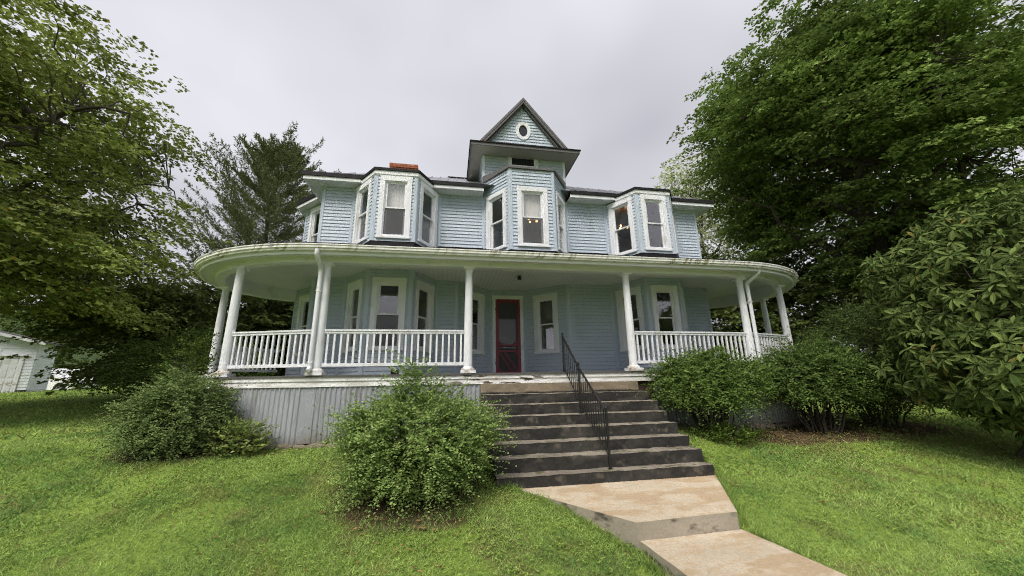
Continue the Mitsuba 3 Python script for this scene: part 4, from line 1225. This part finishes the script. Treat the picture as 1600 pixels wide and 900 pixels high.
conifer('conifer_tree', 'tall feathery conifer with spiky tips rising behind the left end of the porch', (-14.4, 17.0, -0.6), 15.3, 5.9, 401, 250, (0.10, 0.128, 0.055), (0.225, 0.255, 0.11))
broad_tree('pale_tree', 'thin pale-leaved tree with sky showing through behind the right end of the house', (17.0, 16.4, -0.6), (16.6, 15.6, 10.6), (3.6, 3.0, 6.6), 12, 290, 60, 0.16, (0.30, 0.35, 0.18), (0.54, 0.58, 0.36), 402, trunk_r=0.16, fork=0.35, pad=(0.55, 0.30), shell=0.25, sub=12, tpl=LEAF2, mat='mat_leaf_thin')
bgt = [((-37.5, 27.5, -0.6), (-37.5, 27.5, 4.6), (6.5, 4.5, 5.0), 'dark leafy tree standing behind the shed and the car', 503),
       ((-12.6, 14.2, -0.6), (-12.6, 14.2, 2.6), (3.4, 2.6, 3.1), 'dark leafy tree below the conifer, left of the porch', 504),
       ((-8.2, 15.2, -0.6), (-8.2, 15.2, 3.0), (3.0, 2.6, 3.5), 'dark leafy tree seen through the left end of the porch', 505),
       ((10.6, 10.6, -0.8), (10.6, 10.6, 3.2), (3.0, 2.6, 3.7), 'dark leafy tree seen through the right end of the porch', 506),
       ((14.6, 8.6, -0.8), (14.6, 8.6, 2.6), (3.2, 2.4, 3.3), 'dark leafy tree under the huge maple on the right', 507),
       ((17.2, 3.6, -1.0), (17.2, 3.6, 1.9), (3.6, 2.6, 2.8), 'dark leafy undergrowth tree behind the large-leaved bush', 508)]
for b, c, r, lab, sd in bgt:
    broad_tree('background_tree', lab, b, c, r, 7, 230, 120, 0.18, (0.085, 0.128, 0.038), (0.21, 0.27, 0.08), sd, tpl=LEAF2, trunk_r=0.16, fork=0.15, shell=0.4, zcut=-0.3, group=g_bg)
for (c, r, lab, sd) in (((-11.2, 7.6, 0.35), (2.3, 1.6, 1.35), 'rounded dark green bush on the lawn left of the porch', 601), ((-9.6, 6.2, 0.0), (1.3, 1.1, 1.1), 'smaller dark green bush close to the left porch columns', 602)):
    shrub('garden_bush', lab, c, r, 1500, 0.55, 0.10, (0.07, 0.118, 0.034), (0.19, 0.255, 0.075), sd, per=16, n_stem=10, cat_='bush', up=0.2)

# ---------------------------------------------------------------- lawn
rng = np.random.default_rng(77)
XR = norm(np.cross(FWD, [0, 0, 1.0]))


def lawn_points(n, dmin, dmax):
    r = np.sqrt(dmin ** 2 + (dmax ** 2 - dmin ** 2) * rng.random(n))
    a = rng.uniform(-1.08, 1.08, n) + math.atan2(FWD[0], FWD[1])
    x, y = CAM[0] + r * np.sin(a), CAM[1] + r * np.cos(a)
    ok = ~((x > -1.52) & (x < 1.80) & (y > -2.12))
    xl = -1.22 + (-(y + 2.09)) * 0.717
    ok &= ~((y > -3.48) & (y <= -2.08) & (x > xl - 0.01) & (x < 1.78 + (y + 2.08) * 0.597 + 0.01))
    ok &= ~((y <= -3.44) & (x > -0.20 + 0.0 * y - 0.02) & (x < 1.0 + (-3.45 - y) * 0.115))
    ok &= ~((np.abs(x) < 7.6) & (y > np.interp(np.abs(x), [0, 4.5, 5.5, 6.33, 7.1, 7.6], [-0.02, -0.02, 0.12, 0.5, 1.2, 2.4])))
    bare = meshkit.fbm(np.stack([x * 1.3 + 7, y * 1.3, 0 * x + 4], -1), 4)
    ok &= rng.random(n) > 0.75 * sst(0.56, 0.66, bare)
    for cx_, cy_, rr in ((-2.52, -2.0, 0.85), (-6.55, -0.05, 0.6), (2.8, -0.65, 0.75), (4.3, -0.5, 0.85), (5.6, -0.5, 0.95), (7.35, -0.4, 0.9)):
        ok &= rng.random(n) < 0.12 + sst(rr * 0.7, rr * 1.25, np.hypot(x - cx_, y - cy_))
    return x[ok], y[ok], r[ok]


gm, gc = [], []
for n, d0, d1, hgt, wid in ((230000, 3.0, 6.5, 0.050, 0.008), (210000, 6.5, 12.0, 0.055, 0.015), (110000, 12.0, 34.0, 0.085, 0.035)):
    x, y, r = lawn_points(n, d0, d1)
    z = ground_z(x, y)
    n = len(x)
    tuft = meshkit.fbm(np.stack([x * 2.3, y * 2.3, 0 * x], -1), 3, seed=4)
    fine = meshkit.fbm(np.stack([x * 9, y * 9, 0 * x], -1), 2, seed=6)
    h = hgt * (0.45 + 0.8 * rng.random(n)) * (0.55 + 0.9 * tuft)
    an = rng.random(n) * 6.283
    lean = norm(rng.normal(size=(n, 3)) * np.array([1, 1, 0])) * (h * rng.uniform(0.4, 1.7, n))[:, None]
    wv = np.stack([np.cos(an), np.sin(an), 0 * an], -1) * (wid * (0.6 + 0.8 * rng.random(n)))[:, None]
    p = np.stack([x, y, z - 0.004], -1)
    V = np.stack([p - wv / 2, p + wv / 2, p + lean + np.stack([0 * h, 0 * h, h], -1)], 1).reshape(-1, 3)
    t = np.clip(0.15 + 0.9 * (meshkit.fbm(np.stack([x * 0.8, y * 0.8, 0 * x + 2], -1), 4, seed=12) - 0.5) + 0.5 * rng.random(n), 0, 1)[:, None]
    c = np.array([0.20, 0.335, 0.085]) * (1 - t) + np.array([0.47, 0.58, 0.19]) * t
    hue = meshkit.fbm(np.stack([x * 1.1 + 31, y * 1.1, 0 * x], -1), 4, seed=15)[:, None]
    c = c * (1 - sst(0.52, 0.66, hue)) + np.array([0.20, 0.325, 0.095]) * sst(0.52, 0.66, hue)
    brn = sst(0.56, 0.70, meshkit.fbm(np.stack([x * 2.2 + 5, y * 2.2, 0 * x], -1), 4, seed=16))[:, None]
    c = c * (1 - 0.38 * brn) + np.array([0.27, 0.22, 0.09]) * 0.38 * brn
    c = c * (0.75 + 0.5 * rng.random((n, 1))) * (0.8 + 0.4 * fine[:, None])
    dry = (rng.random((n, 1)) < 0.05)
    c = np.where(dry, np.array([0.26, 0.22, 0.10]), c)
    gm.append(trimesh.Trimesh(V, np.arange(3 * n).reshape(-1, 3), process=False))
    gc.append(np.repeat(c, 3, axis=0))
m = cat(gm)
scene['grass'] = mikit.ply(m, 'mat_leaf', False, color=np.concatenate(gc))
labels['grass'] = {'label': 'mown green grass of the front lawn', 'category': 'grass', 'kind': 'stuff'}
# clover and small broad-leaved weeds in patches
x, y, r = lawn_points(60000, 3.0, 11.0)
pt = meshkit.fbm(np.stack([x * 0.9 + 3, y * 0.9, 0 * x + 9], -1), 4, seed=21)
k = rng.random(len(x)) < 0.08 + 0.75 * sst(0.52, 0.66, pt)
x, y = x[k], y[k]
n = len(x)
an = rng.random(n) * 6.283
P3, A3 = [], []
for i in range(3):
    a = an + i * 2.094
    A3.append(np.stack([np.cos(a), np.sin(a), 0 * a], -1))
    P3.append(np.stack([x, y, ground_z(x, y) + 0.028 + 0.02 * rng.random(n)], -1))
P3, A3 = np.concatenate(P3), np.concatenate(A3)
L = np.tile(0.017 * (0.7 + 0.7 * rng.random(n)), 3)
cl_ = np.tile(leaf_cols(rng, n, (0.17, 0.30, 0.05), (0.36, 0.46, 0.12), 0.3), (3, 1))
m, vc = leaves(P3, A3, np.array([0, 0, 1.0]) + rng.normal(size=(3 * n, 3)) * 0.25, L, L * 1.0, LEAF2, vc_ if False else cl_)
scene['clover'] = mikit.ply(m, 'mat_leaf', False, color=vc)
labels['clover'] = {'label': 'clover and small weeds in patches among the lawn grass', 'category': 'clover', 'kind': 'stuff'}
# dead leaves lying under the shrubs and scattered over the lawn
lx = np.concatenate([rng.normal(5.2, 2.3, 1500), rng.normal(-2.5, 0.9, 260), rng.uniform(-9, 8, 260)])
ly = np.concatenate([-0.75 + rng.normal(0, 0.55, 1500), rng.normal(-2.4, 0.7, 260), rng.uniform(-5.5, 0, 260)])
k = ((lx > 1.9) | (lx < -1.6)) & (ly < -0.05 + 0.3 * np.maximum(0, lx - 5))
lx, ly = lx[k], ly[k]
n = len(lx)
an = rng.random(n) * 6.283
LL = 0.045 * (0.6 + 0.9 * rng.random(n))
m, vc = leaves(np.stack([lx, ly, ground_z(lx, ly) + 0.02 + 0.03 * rng.random(n)], -1), np.stack([np.cos(an), np.sin(an), 0 * an], -1), np.array([0, 0, 1.0]) + rng.normal(size=(n, 3)) * 0.4, LL, LL * 0.6, LEAF4, leaf_cols(rng, n, (0.12, 0.07, 0.035), (0.36, 0.25, 0.11), 0.4))
scene['leaf_litter'] = mikit.ply(m, 'mat_leaf', False, color=vc)
labels['leaf_litter'] = {'label': 'dead brown leaves scattered under the shrubs and over the lawn', 'category': 'dead leaves', 'kind': 'stuff'}
# taller grass left standing along the edges of steps, landing and path
segs = [((-1.52, -2.12), (-1.25, -2.13)), ((-1.25, -2.13), (-0.24, -3.52)), ((-0.24, -3.52), (-0.15, -5.5)), ((1.03, -3.5), (1.25, -5.5)), ((1.80, -2.1), (1.02, -3.42)), ((1.80, -0.9), (1.80, -2.1)), ((-1.55, -0.9), (-1.5, -2.1))]
xs_, ys_ = [], []
for (xa, ya), (xb, yb_) in segs:
    m_ = int(math.hypot(xb - xa, yb_ - ya) * 420)
    t = rng.random(m_)
    w_ = np.abs(rng.normal(0, 0.035, m_))
    dx, dy = xb - xa, yb_ - ya
    s_ = 1 if xa > 0.5 else -1
    xs_.append(xa + dx * t + s_ * w_)
    ys_.append(ya + dy * t - 0.3 * w_)
x, y = np.concatenate(xs_), np.concatenate(ys_)
n = len(x)
h = 0.11 * (0.4 + 0.8 * rng.random(n)) * (0.3 + 1.2 * meshkit.fbm(np.stack([x * 3, y * 3, 0 * x], -1), 3, seed=31))
an = rng.random(n) * 6.283
wv = np.stack([np.cos(an), np.sin(an), 0 * an], -1) * 0.009
p = np.stack([x, y, ground_z(x, y) - 0.01], -1)
p[:, 2] = np.maximum(p[:, 2], -1.82)
lean = norm(rng.normal(size=(n, 3)) * np.array([1, 1, 0])) * (h * rng.uniform(0.3, 1.0, n))[:, None]
V = np.stack([p - wv / 2, p + wv / 2, p + lean + np.stack([0 * h, 0 * h, h], -1)], 1).reshape(-1, 3)
scene['edge_grass'] = mikit.ply(trimesh.Trimesh(V, np.arange(3 * n).reshape(-1, 3), process=False), 'mat_leaf', False, color=np.repeat(leaf_cols(rng, n, (0.13, 0.24, 0.05), (0.36, 0.46, 0.13), 0.4), 3, axis=0))
labels['edge_grass'] = {'label': 'longer untrimmed grass along the edges of the steps and path', 'category': 'grass', 'kind': 'stuff'}
